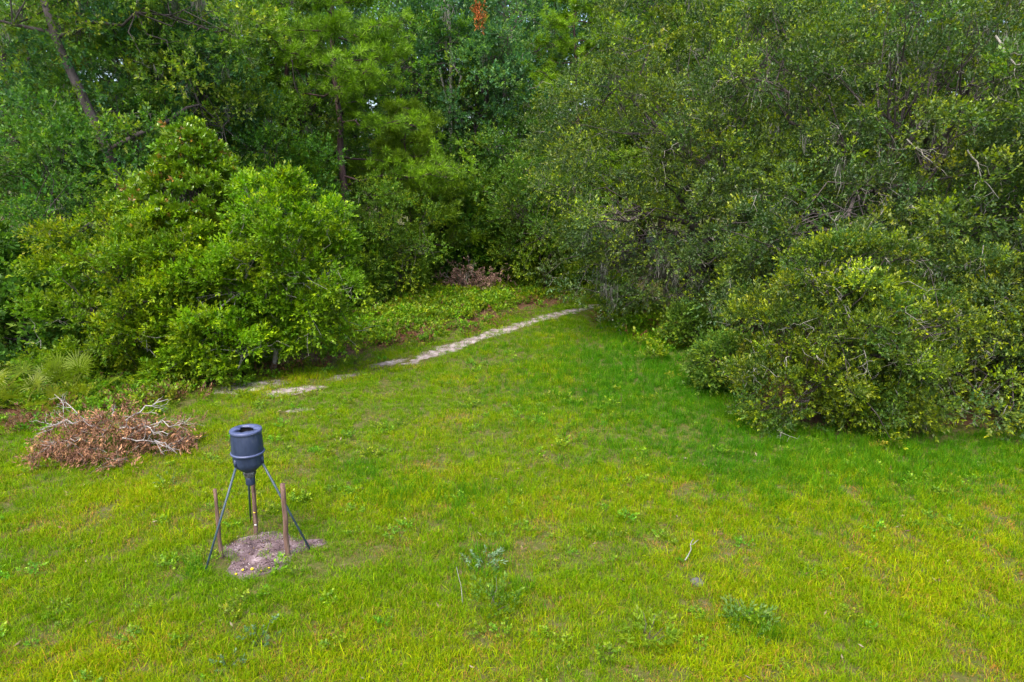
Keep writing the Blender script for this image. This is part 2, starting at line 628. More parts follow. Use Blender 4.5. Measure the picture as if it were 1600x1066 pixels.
def place_tree(parts, name, label, cat, loc, rz=0.0, scale=1.0, tint=(1, 1, 1), group=None, with_limbs=True):
    t = thing(name, label, cat, loc, rz, scale, group)
    link('trunk', parts['trunk'], t)
    link('crown', parts['crown'], t, kind='stuff', color=tint)
    if with_limbs:
        for m in parts['limbs']:
            link('limb', m, t)
    if 'twigs' in parts:
        link('twigs', parts['twigs'], t, kind='stuff')
    if 'moss' in parts:
        link('spanish_moss', parts['moss'], t, kind='stuff')
    return t


# ------------------------------------------------------------------ ground, woods floor, path
def sheet(name, outline, z, mat, kind='structure', rough=0.0, seed=0, bare=1.0):
    """a flat sheet from an outline (fan of rings towards its centre)"""
    rng = np.random.default_rng(seed)
    o = np.array(outline, float)
    # subdivide and roughen the edge
    pts = []
    for i in range(len(o)):
        a, b = o[i], o[(i + 1) % len(o)]
        k = max(2, int(np.linalg.norm(b - a) / 0.18)) if rough else 1
        for t in np.linspace(0, 1, k, endpoint=False):
            pts.append(a + (b - a) * t)
    pts = np.array(pts)
    if rough:
        nn = len(pts)
        r = np.zeros(nn)
        for f in (3, 5, 9, 14, 23, 37):
            r += rng.normal() * np.sin(np.arange(nn) / nn * 2 * math.pi * f + rng.uniform(0, 6)) / f ** 0.35
        c = pts.mean(0)
        pts = pts + unit(pts - c) * (r * rough * 0.4)[:, None]
    c = pts.mean(0)
    n = len(pts)
    V, C, F = [], [], []
    for f, m in ((1.0, 0.0), (0.8, 0.3), (0.5, 0.75), (0.2, 1.0)):
        q = c + (pts - c) * f
        V.append(np.column_stack([q, np.full(n, z)]))
        C.append(np.full((n, 3), m * bare))
    V.append(np.array([[c[0], c[1], z]]))
    C.append(np.full((1, 3), bare))
    j = np.arange(n)
    k = (j + 1) % n
    for r in range(3):
        F.append(np.stack([r * n + j, r * n + k, (r + 1) * n + k], -1))
        F.append(np.stack([r * n + j, (r + 1) * n + k, (r + 1) * n + j], -1))
    F.append(np.stack([3 * n + j, 3 * n + k, np.full(n, 4 * n)], -1))
    me = mesh_np(name, np.concatenate(V), np.concatenate(F), mat, np.concatenate(C))
    return link(name, me, kind=kind)


g_ = 60
gx, gy = np.meshgrid(np.linspace(-400, 400, 3), np.linspace(-300, 600, 3))
gv = np.stack([gx.ravel(), gy.ravel(), np.zeros(9)], -1)
gf = np.array([[r * 3 + c, r * 3 + c + 1, r * 3 + c + 4, r * 3 + c + 3] for r in range(2) for c in range(2)])
link('ground', mesh_np('ground', gv, gf, M_LAWN), kind='structure')

# edge of the woods on the left of the clearing, from near left to the far end of the path
EDGE_L = [(-40, 13.0), (-14.0, 15.8), (-10.6, 17.2), (-8.8, 20.0), (-7.2, 21.4), (-5.0, 24.2), (-1.6, 29.0), (2.2, 34.2), (6.0, 37.0)]
EDGE_R = [(6.0, 37.0), (5.4, 31.0), (6.2, 26.4), (6.2, 22.0), (6.4, 17.6), (7.4, 15.9), (10.5, 15.9), (13, 15.6), (20, 15.0), (40, 14.0)]


def woods_sheet(edge, u, z, seed):
    """floor of the woods: from its ragged edge back under the trees, all along direction u"""
    rng = np.random.default_rng(seed)
    u = np.array(u)
    pts = []
    for i in range(len(edge) - 1):
        a, b = np.array(edge[i]), np.array(edge[i + 1])
        k = max(2, int(np.linalg.norm(b - a) / 0.3))
        for t in np.linspace(0, 1, k, endpoint=False):
            pts.append(a + (b - a) * t + u * rng.normal() * 0.16)
    n = len(pts)
    V = [(p[0], p[1], z) for p in pts] + [(p[0] + u[0] * 160, p[1] + u[1] * 160, z) for p in pts]
    F = [(i, i + 1, n + i + 1, n + i) for i in range(n - 1)]
    link('woods_floor', mesh_np('woods_floor', V, F, M_LITTER), kind='structure')


woods_sheet(EDGE_L, (-0.707, 0.707), 0.004, 4)
woods_sheet([(x + 0.5, y + 0.5) for x, y in EDGE_R[1:]], (0.8, 0.6), 0.008, 5)

PATH = np.array([(-4.3, 21.9), (-3.35, 23.1), (-2.3, 24.7), (-1.03, 26.9), (0.5, 29.2), (2.2, 31.6), (4.4, 33.8), (6.5, 35.5), (9.5, 37.0)])


def path_strip():
    rng = np.random.default_rng(3)
    t = np.linspace(0, len(PATH) - 1, 90)
    c = np.stack([np.interp(t, np.arange(len(PATH)), PATH[:, k]) for k in (0, 1)], -1)
    tan = unit(np.gradient(c, axis=0))
    nrm = np.stack([-tan[:, 1], tan[:, 0]], -1)
    w = 0.44 + 0.09 * np.sin(t * 4.1) + 0.08 * np.sin(t * 9.7 + 1) + rng.normal(size=90) * 0.045
    w *= np.clip(np.minimum(t * 1.2 + 0.15, 1), 0, 1)
    w2 = w * (1 + rng.normal(size=90) * 0.15)
    V, C, F = [], [], []
    for f, m in ((1.35, 0.0), (0.75, 0.55), (0.15, 1.0), (-0.45, 0.75), (-1.1, 0.0)):
        q = c + nrm * ((w if f > 0 else w2) * f)[:, None]
        V.append(np.column_stack([q, np.full(90, 0.013)]))
        C.append(np.full((90, 3), m * 1.15) * np.clip(t * 0.8 + 0.2, 0, 1)[:, None])
    for r in range(4):
        F += [(r * 90 + i, (r + 1) * 90 + i, (r + 1) * 90 + i + 1, r * 90 + i + 1) for i in range(89)]
    V, C = np.concatenate(V), np.concatenate(C)
    link('sand_path', mesh_np('sand_path', V, F, M_SAND, C), kind='structure')
    return c


PATH_C = path_strip()
SAND_SPOTS = [(-7.9, 19.75, 1.0, 0.60, 0.5), (-6.55, 19.35, 0.85, 0.38, 0.45), (-5.8, 17.6, 0.36, 0.22, 0.3),
              (-4.2, 22.6, 0.8, 0.32, 0.8), (-5.3, 20.9, 0.7, 0.3, 0.8)]
for i, (x, y, rx, ry, a) in enumerate(SAND_SPOTS):
    th = np.linspace(0, 2 * math.pi, 14, endpoint=False)
    px, py = 1.35 * rx * np.cos(th), 1.35 * ry * np.sin(th)
    out = np.stack([x + px * math.cos(a) - py * math.sin(a), y + px * math.sin(a) + py * math.cos(a)], -1)
    sheet('sand_patch', out, 0.018 + 0.004 * (i % 2), M_SAND, rough=0.28, seed=40 + i, bare=1.25 if i < 2 else 0.75)
BARE = [(-4.95, 10.35), (-4.75, 10.75), (-4.45, 10.95), (-4.05, 11.0), (-3.7, 10.75), (-3.25, 10.75), (-3.15, 10.6), (-3.6, 10.25), (-3.62, 9.95), (-3.85, 9.62),
        (-4.15, 9.45), (-4.45, 9.62), (-4.55, 9.95), (-4.7, 10.15)]
sheet('bare_soil', BARE, 0.006, M_SOIL, rough=0.07, seed=9)


def in_poly(P, poly):
    x, y = P[:, 0], P[:, 1]
    ins = np.zeros(len(P), bool)
    q = np.array(poly)
    for i in range(len(q)):
        (x0, y0), (x1, y1) = q[i], q[(i + 1) % len(q)]
        c = ((y0 > y) != (y1 > y)) & (x < (x1 - x0) * (y - y0) / (y1 - y0 + 1e-12) + x0)
        ins ^= c
    return ins


_lr = np.random.default_rng(77)
_LW = [(_lr.normal(size=2) * s, _lr.uniform(0, 6.3)) for s in (0.35, 0.35, 0.7, 0.7, 1.4, 1.4, 2.8, 2.8, 5.0, 5.0)]


def lawn_noise(P, lo=0, hi=10):
    v = np.zeros(len(P))
    for w, p in _LW[lo:hi]:
        v += np.sin(P @ w + p + 0.7 * np.sin(P @ w[::-1] * 1.3))
    return v / math.sqrt(hi - lo)


CLEARING = EDGE_L + EDGE_R[1:] + [(40, -6), (-40, -6)]


# ------------------------------------------------------------------ the woods
YG = (0.27, 0.34, 0.005)
# ---- live oaks on the right
OAK_OLD, OAK_YOUNG = (0.052, 0.108, 0.032), (0.23, 0.30, 0.004)
oak_front = make_tree('oak_front', [(-0.2, 0, 2.3, 2.1, 1.9, 2.0), (-1.3, -0.7, 1.2, 1.5, 1.2, 1.2), (0.9, -0.9, 1.2, 1.6, 1.1, 1.1), (0.2, 0.2, 3.9, 1.5, 1.3, 1.1), (1.7, 0.3, 2.9, 1.2, 1.2, 1.1), (-1.5, 0.1, 2.7, 1.0, 1.0, 1.0)],
                      430, 24, (0.22, 0.46), 'oak', (0.055, 0.118, 0.018), (0.27, 0.33, 0.004), 0.62, mat=M_LEAF_OAK, trunk_r=0.16, limbs=9, seed=21, twigs=150, moss=14, leaf_scale=1.35,
                      front=(-0.4, -0.9, 0.2), trunk_top=(0.1, 0, 3.2), bough=(46, 0.5, 0.95))
oak_side = make_tree('oak_side', [(0, 0, 2.0, 2.0, 1.7, 1.8), (-1.0, -0.8, 1.1, 1.3, 1.0, 1.0), (1.3, -0.5, 1.5, 1.5, 1.1, 1.4), (0.3, 0.3, 3.4, 1.2, 1.2, 1.0)],
                     300, 24, (0.22, 0.46), 'oak', OAK_OLD, (0.27, 0.33, 0.004), 0.48, mat=M_LEAF_OAK, trunk_r=0.15, limbs=8, seed=22, twigs=120, moss=18, leaf_scale=1.35,
                     front=(-0.5, -0.85, 0.2), bough=(34, 0.5, 0.9))
oak_big = make_tree('oak_big', [(0, 0, 7.2, 6.2, 4.6, 5.6), (-3.2, -2.0, 4.4, 3.0, 2.6, 2.4), (2.8, -2.2, 5.0, 3.2, 2.6, 2.8), (0.4, -2.6, 7.6, 3.2, 2.4, 2.8), (-3.4, -4.0, 4.0, 2.8, 2.0, 2.2), (0.6, -4.2, 5.2, 3.0, 2.0, 2.0), (4.0, -4.0, 5.0, 2.6, 2.0, 2.2), (2.2, -4.6, 4.2, 2.2, 1.8, 1.8)],
                    980, 20, (0.32, 0.62), 'oakbig', OAK_OLD, OAK_YOUNG, 0.42, mat=M_LEAF_OAK, trunk_r=0.42, limbs=12, seed=23, twigs=300, moss=80, leaf_scale=1.2,
                    front=(-0.4, -0.9, 0.2), depth=0.5, bough=(72, 0.95, 1.7))
oak_round = make_tree('oak_round', [(0, 0, 7.6, 7.0, 5.4, 6.2), (-2.5, -2.4, 4.0, 3.6, 2.8, 2.8), (-4.2, -1.0, 7.6, 3.0, 2.6, 2.6), (2.0, -2.6, 3.6, 3.0, 2.4, 2.4)],
                      1060, 20, (0.34, 0.68), 'oakbig', (0.060, 0.116, 0.037), OAK_YOUNG, 0.45, mat=M_LEAF_OAK, trunk_r=0.45, limbs=16, seed=24, twigs=240, moss=70, leaf_scale=1.25,
                      front=(-0.5, -0.85, 0.2), depth=0.45, bough=(72, 1.0, 1.8))
place_tree(oak_front, 'live_oak', 'low rounded live oak with bright yellow tips sweeping to the grass before taller oaks', 'tree', (8.35, 16.9, 0), 0.0, (0.86, 0.9, 0.9), group='live oaks on the right of the clearing')
place_tree(oak_side, 'live_oak', 'small live oak with low skirts at the right edge beside the rounded front oak', 'tree', (13.0, 17.2, 0), 0.0, 1.0, group='live oaks on the right of the clearing')
BIG_OAK = place_tree(oak_big, 'live_oak', 'tall spreading live oak with bare pale twigs right behind the low rounded oak', 'tree', (12.6, 24.0, 0), group='live oaks on the right of the clearing')
_r = np.random.default_rng(68)
for _a, _b, _w in (((13.1, 19.9, 9.9), (13.9, 18.9, 8.4), 0.036), ((13.9, 19.3, 8.6), (14.7, 19.1, 7.6), 0.026), ((11.0, 19.8, 7.2), (11.9, 19.2, 6.2), 0.022), ((12.6, 19.6, 6.9), (13.2, 18.9, 5.6), 0.024)):
    g = Geo()
    _l = wander(_a, _b, 8, 0.04, _r)
    g.add(*tube(_l, np.linspace(_w, _w * 0.3, 8), 6, False))
    for _k in range(5):
        _j = int(_r.integers(1, 7))
        _d = unit(unit(np.array(_b) - np.array(_a)) + _r.normal(size=3) * 0.7)
        g.add(*tube(wander(_l[_j], _l[_j] + _d * _r.uniform(0.4, 0.9), 5, 0.08, _r), np.linspace(_w * 0.4, 0.006, 5), 4, False))
    V_ = [np.asarray(v) - np.array([12.6, 24.0, 0]) for v in g.V]
    g.V = V_
    link('dead_branch', g.mesh('dead_branch', M_BARK_PALE, True), BIG_OAK, label='bare bleached dead branch')
ROUND_OAK = place_tree(oak_round, 'live_oak', 'broad round live oak whose crown hangs over the far end of the sand path', 'tree', (8.6, 29.5, 0), group='live oaks on the right of the clearing')
place_tree(oak_big, 'live_oak', 'tall dark live oak at the far right edge behind the small oak', 'tree', (20.5, 22.5, 0), 0.5, 0.95, (0.85, 0.88, 0.9), group='live oaks on the right of the clearing')
place_tree(oak_round, 'live_oak', 'high live oak crown showing at the top right above the tall spreading oak', 'tree', (19.0, 33.0, 0), 0.4, 1.15, (0.9, 0.95, 0.95), group='live oaks on the right of the clearing')

_r = np.random.default_rng(69)
_c = np.stack([_r.uniform(3.6, 7.4, 26), _r.uniform(25.6, 28.2, 26), _r.uniform(1.6, 3.4, 26)], -1) - np.array([8.6, 29.5, 0])
link('spanish_moss', moss_mesh('moss_curtain', _c, np.ones(26), 26, _r, 26, (0.5, 1.7), 1.3), ROUND_OAK, kind='stuff')

# ---- broadleaf shrubs and magnolia on the left
shrub_a = make_tree('shrub_a', [(0, 0, 2.1, 2.2, 1.7, 1.9), (-1.35, 0, 3.3, 1.15, 1.1, 1.5), (1.5, -0.6, 1.5, 1.7, 1.3, 1.5), (-1.2, -0.6, 1.2, 1.5, 1.2, 1.2), (0.9, -0.2, 3.3, 1.5, 1.2, 1.5), (1.8, -0.6, 3.0, 1.0, 0.9, 1.1)],
                    380, 22, (0.22, 0.48), 'bush', (0.095, 0.195, 0.005), YG, 0.5, mat=M_LEAF, trunk_r=0.10, limbs=8, seed=31, twigs=30, front=(0.5, -0.85, 0.2), bark=M_BARK, leaf_scale=1.15, bough=(40, 0.5, 1.0))
shrub_b = make_tree('shrub_b', [(0.8, 0, 4.3, 1.3, 1.2, 1.6), (1.3, -0.3, 2.9, 1.6, 1.3, 1.3), (-0.9, -0.5, 2.4, 1.6, 1.3, 1.5), (-1.5, -1.0, 1.2, 1.5, 1.1, 1.1), (1.3, -0.4, 1.9, 1.1, 1.0, 0.8)],
                    340, 22, (0.22, 0.48), 'broad', (0.095, 0.205, 0.005), (0.25, 0.36, 0.005), 0.5, mat=M_LEAF, trunk_r=0.08, limbs=8, seed=32, twigs=30, front=(0.4, -0.85, 0.2), bark=M_BARK_PALE, bough=(36, 0.5, 1.0))
magnolia = make_tree('magnolia', [(0, -0.4, 3.2, 2.4, 2.0, 2.1), (0.1, -0.3, 5.0, 1.9, 1.7, 1.6), (0.1, 0, 6.4, 1.2, 1.1, 1.2), (0.05, 0, 7.5, 0.55, 0.5, 0.8)],
                     330, 20, (0.22, 0.5), 'mag', (0.105, 0.235, 0.006), (0.23, 0.35, 0.006), 0.55, mat=M_LEAF_MAG, trunk_r=0.14, limbs=8, seed=33, up=0.7, trunk_top=(0.1, 0, 7.6), odd=(0.07, (0.26, 0.13, 0.02), (0.34, 0.20, 0.02)))
place_tree(shrub_a, 'broadleaf_shrub', 'large bright green leafy shrub behind the palmettos and dead brush pile', 'shrub', (-12.0, 21.8, 0))
place_tree(magnolia, 'magnolia_tree', 'cone-shaped young magnolia with large glossy leaves and rusty undersides', 'tree', (-10.7, 23.2, 0))
place_tree(shrub_b, 'broadleaf_tree', 'small bright green broadleaf tree on a thin pale trunk beside the bare sand patches', 'tree', (-7.9, 21.7, 0))

# ---- pines
def make_pine(key, height, crown_base, spread, n_br, seed, trunk_r=0.2, needles=30, nl=0.26, colr=(0.10, 0.21, 0.010), colt=(0.20, 0.36, 0.005)):
    rng = np.random.default_rng(seed)
    tp = wander((0, 0, -0.15), (rng.normal() * 0.3, rng.normal() * 0.2, height), 12, 0.006, rng)
    tr = np.linspace(trunk_r, 0.03, 12)
    g = Geo()
    g.add(*tube(tp, tr, 10))
    out = {'trunk': g.mesh(key + '_trunk', M_BARK_PINE, True), 'limbs': []}
    tuft_p, tuft_d, tuft_y = [], [], []
    for b in range(n_br):
        z = crown_base + (height - crown_base) * (b + rng.random()) / n_br
        f = (z - crown_base) / (height - crown_base)
        L = spread * (1.05 - 0.75 * f) * rng.uniform(0.6, 1.1)
        az = b * 2.4 + rng.uniform(-0.5, 0.5)
        if height > 15 and z < 9.5 and math.sin(az) < -0.35 and rng.random() < 0.7:      # fewer low boughs on the near side, leaving the trunk in view
            continue
        base = np.array([np.interp(z, tp[:, 2], tp[:, 0]), np.interp(z, tp[:, 2], tp[:, 1]), z])
        tip = base + np.array([math.cos(az) * L, math.sin(az) * L, L * rng.uniform(-0.05, 0.35)])
        g = Geo()
        lp = wander(base, tip, 7, 0.03, rng, -0.07)
        g.add(*tube(lp, np.linspace(0.055 * (1.2 - 0.6 * f), 0.012, 7), 5, False))
        for s in range(int(5 + L * 4)):
            t = rng.uniform(0.3, 1.0)
            j = min(int(t * 6), 5)
            p0 = lp[j] + (lp[j + 1] - lp[j]) * (t * 6 - j)
            dd = unit(unit(tip - base) * 0.7 + rng.normal(size=3) * np.array([0.7, 0.7, 0.35]) + np.array([0, 0, 0.2]))
            l2 = L * 0.30 * rng.uniform(0.5, 1.2)
            bp = wander(p0, p0 + dd * l2, 4, 0.05, rng, -0.08)
            g.add(*tube(bp, np.linspace(0.014, 0.005, 4), 3, False))
            yy = rng.random()
            for q in (1, 3):
                for _ in range(1):
                    tuft_p.append(bp[q] + rng.normal(size=3) * 0.10)
                    tuft_d.append(unit(dd * 0.6 + np.array([0, 0, 0.7]) + rng.normal(size=3) * 0.35))
                    tuft_y.append(yy * 0.6 + 0.4 * (q == 3))
        out['limbs'].append(g.mesh(key + '_limb', M_BARK_PINE, True))
    tp_, td_, ty_ = np.array(tuft_p), np.array(tuft_d), np.array(tuft_y)
    m = len(tp_)
    ti = np.repeat(np.arange(m), needles)
    d = unit(td_[ti] * 0.45 + unit(rng.normal(size=(len(ti), 3))) * 0.75)
    L = nl * rng.uniform(0.7, 1.2, len(ti))
    sd = unit(np.cross(d, rand_dirs(len(ti), rng))) * 0.012
    b = tp_[ti] + rng.normal(size=(len(ti), 3)) * 0.025
    V = np.stack([b + d * L[:, None] * 0.6 - sd, b + d * L[:, None] * 0.6 + sd, b + (d * L[:, None]), b], 1).reshape(-1, 3)
    F = np.arange(len(V)).reshape(-1, 4)[:, [3, 0, 2, 1]]
    w = np.clip(ty_[ti] + rng.normal(size=len(ti)) * 0.15, 0, 1)[:, None]
    c = (np.array(colr) * (1 - w) + np.array(colt) * w) * np.exp(rng.normal(size=(len(ti), 1)) * 0.2)
    out['crown'] = mesh_np(key + '_crown', V, F, M_NEEDLE, np.repeat(c, 4, 0))
    return out


pine_tall = make_pine('pine_tall', 20.0, 4.6, 6.0, 46, 51, 0.24, needles=60, nl=0.34)
pine_young = make_pine('pine_young', 9.0, 1.0, 3.8, 30, 52, 0.10, needles=60, nl=0.36, colr=(0.11, 0.20, 0.008), colt=(0.17, 0.28, 0.006))
place_tree(pine_tall, 'pine_tree', 'tall pine with dark trunk and bright needle tufts, nearest pine behind the broadleaf tree', 'tree', (-8.6, 36.0, 0), 0.0, group='pines')
place_tree(pine_tall, 'pine_tree', 'slimmer pine with thin brown trunk standing left of the tall pine', 'tree', (-12.3, 39.0, 0), 2.1, 0.95, (0.85, 0.92, 1.0), group='pines')
place_tree(pine_tall, 'pine_tree', 'far pine showing between the broad live oak and the blue-green hardwoods', 'tree', (4.0, 45.0, 0), 4.0, 0.95, (1.1, 1.05, 0.9), group='pines')
place_tree(pine_young, 'pine_tree', 'young feathery pine with low drooping boughs beside the dead brush at the path', 'tree', (-5.4, 37.5, 0), 0.6, 1.1, (0.95, 0.95, 1.0), group='pines')

# ---- hardwoods behind
def hardwood(key, ells, n, per, seed, old, young, yp, **kw):
    kw.setdefault('limbs', 8)
    kw.setdefault('leaf_scale', 0.8)
    return make_tree(key, ells, n, int(per * 1.45), (0.5, 1.05), 'tree', old, young, yp, mat=M_LEAF, seed=seed, bough=(46, 1.0, 1.9), **kw)


hw_oval = hardwood('hw_oval', [(0, 0, 9.0, 4.0, 3.8, 5.0), (-1.5, -1.0, 6.0, 3.0, 2.6, 3.0), (1.6, -0.8, 12.0, 2.8, 2.6, 3.2), (-1.0, 0, 13.5, 2.4, 2.4, 3.0)], 330, 16, 61,
                   (0.068, 0.148, 0.042), (0.18, 0.27, 0.036), 0.35, trunk_r=0.30, twigs=60, moss=50, moss_len=(0.4, 1.2), moss_wide=1.3)
hw_broad = hardwood('hw_broad', [(0, 0, 7.0, 5.0, 4.2, 3.8), (-2.4, -1.2, 10.0, 3.2, 2.8, 3.0), (2.2, -0.8, 11.0, 3.4, 3.0, 3.2), (0, 0, 13.5, 2.8, 2.6, 2.6)], 350, 15, 62,
                    (0.075, 0.150, 0.022), (0.22, 0.28, 0.016), 0.35, trunk_r=0.36, twigs=80, moss=90, moss_len=(0.4, 1.3), moss_wide=1.3)
hw_under = hardwood('hw_under', [(0, 0, 4.0, 2.8, 2.4, 2.6), (-1.2, -0.8, 2.2, 2.0, 1.8, 1.8), (1.0, -0.5, 5.8, 1.8, 1.6, 1.8)], 200, 15, 63,
                    (0.062, 0.145, 0.018), (0.20, 0.28, 0.010), 0.35, trunk_r=0.14, leaf_scale=0.65, twigs=20)
hw_bush = make_tree('hw_bush', [(0, 0, 0.9, 1.4, 1.2, 1.1), (0.7, -0.3, 0.7, 0.9, 0.9, 0.8), (-0.6, 0.1, 1.5, 0.8, 0.8, 0.8)], 90, 15, (0.22, 0.5), 'broad', (0.075, 0.155, 0.016), (0.22, 0.28, 0.012), 0.35,
                    mat=M_LEAF, seed=64, limbs=4, trunk_r=0.05, leaf_scale=1.2)

hw_lean = hardwood('hw_lean', [(0.5, 3.2, 7.5, 4.2, 2.6, 4.5), (-1.5, 0.8, 14.0, 4.2, 3.2, 2.6), (3.2, 2.5, 11.0, 2.6, 2.4, 2.8)], 320, 15, 65,
                   (0.070, 0.15, 0.026), (0.22, 0.29, 0.03), 0.4, trunk_r=0.30, limbs=4, twigs=90, moss=130, moss_len=(0.4, 1.5), moss_wide=1.5,
                   trunk_path=[(1.6, -0.2, -0.2), (1.45, -0.4, 2.5), (1.1, -0.7, 5.0), (0.6, -0.8, 7.2), (-0.1, -0.8, 9.2), (-0.9, -0.6, 11.2), (-1.8, 0.2, 13.5)])
slim = make_tree('slim', [(0, 0, 21.0, 2.2, 2.2, 2.4)], 60, 12, (0.5, 1.0), 'tree', (0.07, 0.15, 0.03), (0.18, 0.25, 0.02), 0.4, mat=M_LEAF, trunk_r=0.17, limbs=4, seed=66, bark=M_BARK_PALE,
                 trunk_path=[(0.3, 0, -0.2), (0.1, 0, 5), (0.0, 0.05, 10), (0.15, 0, 14), (0.0, 0, 17), (-0.1, 0, 21)])
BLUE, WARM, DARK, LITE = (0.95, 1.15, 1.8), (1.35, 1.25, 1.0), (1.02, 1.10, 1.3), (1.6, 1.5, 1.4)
HW = 'hardwoods behind the clearing'
BACK = [
    # mesh, x, y, rot, scale, tint, label
    (hw_lean, -15.9, 27.6, 0.0, 1.0, WARM, 'mossy old hardwood with dark leaning trunk at the far left'),
    (hw_oval, -16.2, 32.0, 1.2, 1.0, BLUE, 'blue-green hardwood rising behind the magnolia'),
    (hw_oval, -24.5, 35.0, 2.5, 1.1, LITE, 'pale green hardwood crown in the top left corner'),
    (hw_broad, -14.0, 38.0, 3.0, 1.0, (0.9, 1.0, 1.1), 'dense green hardwood between the magnolia and the slim pine'),
    (hw_oval, -20.0, 41.0, 0.5, 1.1, DARK, 'dark hardwood deep in the woods behind the mossy tree'),
    (hw_under, -11.2, 31.0, 0.7, 1.0, (0.8, 1.0, 1.0), 'vine-covered understory tree with lit top in front of the slim pine'),
    (hw_under, -17.8, 26.2, 1.9, 1.0, BLUE, 'dark teal understory tree at the left edge above the palmettos'),
    (hw_under, -14.4, 27.0, 3.7, 1.15, DARK, 'dark understory tree filling the gap behind the leafy shrub'),
    (hw_oval, -2.5, 47.0, 0.2, 1.15, BLUE, 'tall blue-green hardwood right of the tall pine, above the dark gap'),
    (hw_broad, -7.0, 49.0, 1.4, 1.2, (0.85, 1.05, 1.2), 'far hardwood peeking between the boughs of the tall pine'),
    (hw_under, -0.2, 42.0, 2.2, 1.2, DARK, 'dark understory tree in the shady gap left of the broad live oak'),
    (hw_broad, 9.5, 44.0, 2.0, 1.1, WARM, 'hardwood crown directly behind the broad live oak'),
    (hw_oval, 15.5, 41.0, 0.9, 1.1, DARK, 'dark hardwood deep behind the tall spreading live oak'),
    (hw_broad, 24.5, 36.0, 5.0, 1.1, DARK, 'dark hardwood behind the oaks at the far right'),
    (hw_under, 15.8, 21.5, 1.0, 0.8, DARK, 'shaded understory tree in the gap between the two small oaks'),
    (hw_under, -6.2, 34.5, 5.2, 0.75, WARM, 'yellow-green understory tree at the foot of the tall pine'),
    (hw_under, 1.8, 38.0, 4.2, 0.9, (1.0, 1.0, 0.9), 'leafy understory tree at the far end of the path'),
    (hw_broad, -30.0, 31.0, 4.4, 1.0, (0.9, 1, 1), 'hardwood at the outer left beyond the mossy tree'),
    (hw_oval, 2.5, 55.0, 3.2, 1.3, BLUE, 'farthest blue hardwood above the end of the path'),
    (hw_oval, 10.0, 51.0, 1.1, 1.4, (1, 1, 1.1), 'tall far hardwood whose top shows above the broad live oak'),
    (hw_broad, 17.0, 50.0, 2.1, 1.35, (0.9, 1, 1.1), 'far hardwood top showing above the tall spreading live oak'),
    (hw_oval, -12.0, 52.0, 3.9, 1.3, BLUE, 'farthest blue hardwood behind the two tall pines'),
]
BACK_T = {}
BACK += [(slim, -3.9, 45.0, 0.0, 1.0, (1, 1, 1), 'slim pale-barked tree standing alone between the tall pine and the blue-green hardwood')]
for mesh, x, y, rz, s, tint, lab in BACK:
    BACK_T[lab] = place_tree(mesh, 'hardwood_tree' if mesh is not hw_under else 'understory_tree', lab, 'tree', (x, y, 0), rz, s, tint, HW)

_t = BACK_T['tall blue-green hardwood right of the tall pine, above the dark gap']
_r = np.random.default_rng(67)
_p = _r.normal(size=(60, 3)) * np.array([0.16, 0.16, 0.42]) + np.array([-1.9, 42.6, 15.6]) - np.array([-2.5, 47.0, 0])
g = Geo()
lay_sprigs(g, 'dead', _p / 1.15, _r.normal(size=(60, 3)) + np.array([0, 0, -0.6]), _r.uniform(1.0, 1.7, 60), np.array([0.38, 0.10, 0.03]), np.array([0.55, 0.19, 0.06]), _r.random(60), _r, 0.2)
o = link('dead_foliage', g.mesh('dead_foliage', M_DEAD), _t, kind='stuff', label='dead rust-red foliage at the tip of a branch')
o.rotation_euler = (0, 0, -0.2)
BUSH = 'bushes along the edge of the woods'
BUSHES = [
    (-16.0, 22.0, 0.3, 1.5, BLUE, 'teal leafy bush left of the palmettos at the photo edge'),
    (-17.0, 24.0, 1.0, 1.8, (0.8, 1, 1.1), 'dark green bush behind the teal bush at the left edge'),
    (-7.6, 31.5, 1.1, 0.9, DARK, 'dark bush in the shade right of the broadleaf tree'),
    (-7.2, 33.0, 2.0, 1.0, DARK, 'dark bush under the low pine boughs'),
    (-3.4, 40.5, 2.6, 1.3, (0.7, 1.0, 0.9), 'rounded green bush left of the dead brush by the path'),
    (-1.0, 44.5, 3.0, 2.0, WARM, 'bright bush behind the dead brush by the path'),
    (0.9, 40.5, 0.6, 1.5, (1, 1, 0.8), 'bright green bush at the bend of the path'),
    (2.8, 39.8, 4.0, 1.5, (1, 1.0, 0.9), 'green bush at the end of the path left of the broad oak'),
    (3.6, 37.2, 5.0, 1.0, WARM, 'small bright bush tucked under the left edge of the broad oak'),
    (-3.0, 44.0, 1.7, 2.4, (0.9, 1, 0.9), 'tall vine-covered bush below the young pine top'),
    (-8.6, 33.6, 2.9, 1.6, (0.8, 0.9, 0.9), 'vine-covered bush at the foot of the nearest pine'),
    (-9.4, 27.4, 4.4, 1.4, DARK, 'dark bush between the magnolia and the broadleaf tree'),
    (6.9, 24.6, 0.2, 0.7, DARK, 'dark small bush under the oak limbs beside the tall grass'),
    (5.0, 31.6, 5.5, 0.6, (0.8, 0.9, 0.9), 'low dark bush at the path end under the hanging moss'),
    (6.3, 19.4, 1.4, 0.75, DARK, 'low dark bush at the left foot of the rounded front oak'),
    (10.6, 18.4, 3.3, 0.9, DARK, 'shaded bush filling the gap right of the rounded front oak'),
    (16.5, 17.0, 2.3, 1.2, (0.7, 0.8, 0.8), 'bush beside the small oak at the right edge'),
]
for x, y, rz, s, tint, lab in BUSHES:
    place_tree(hw_bush, 'bush', lab, 'bush', (x, y, 0), rz, s, tint, BUSH)


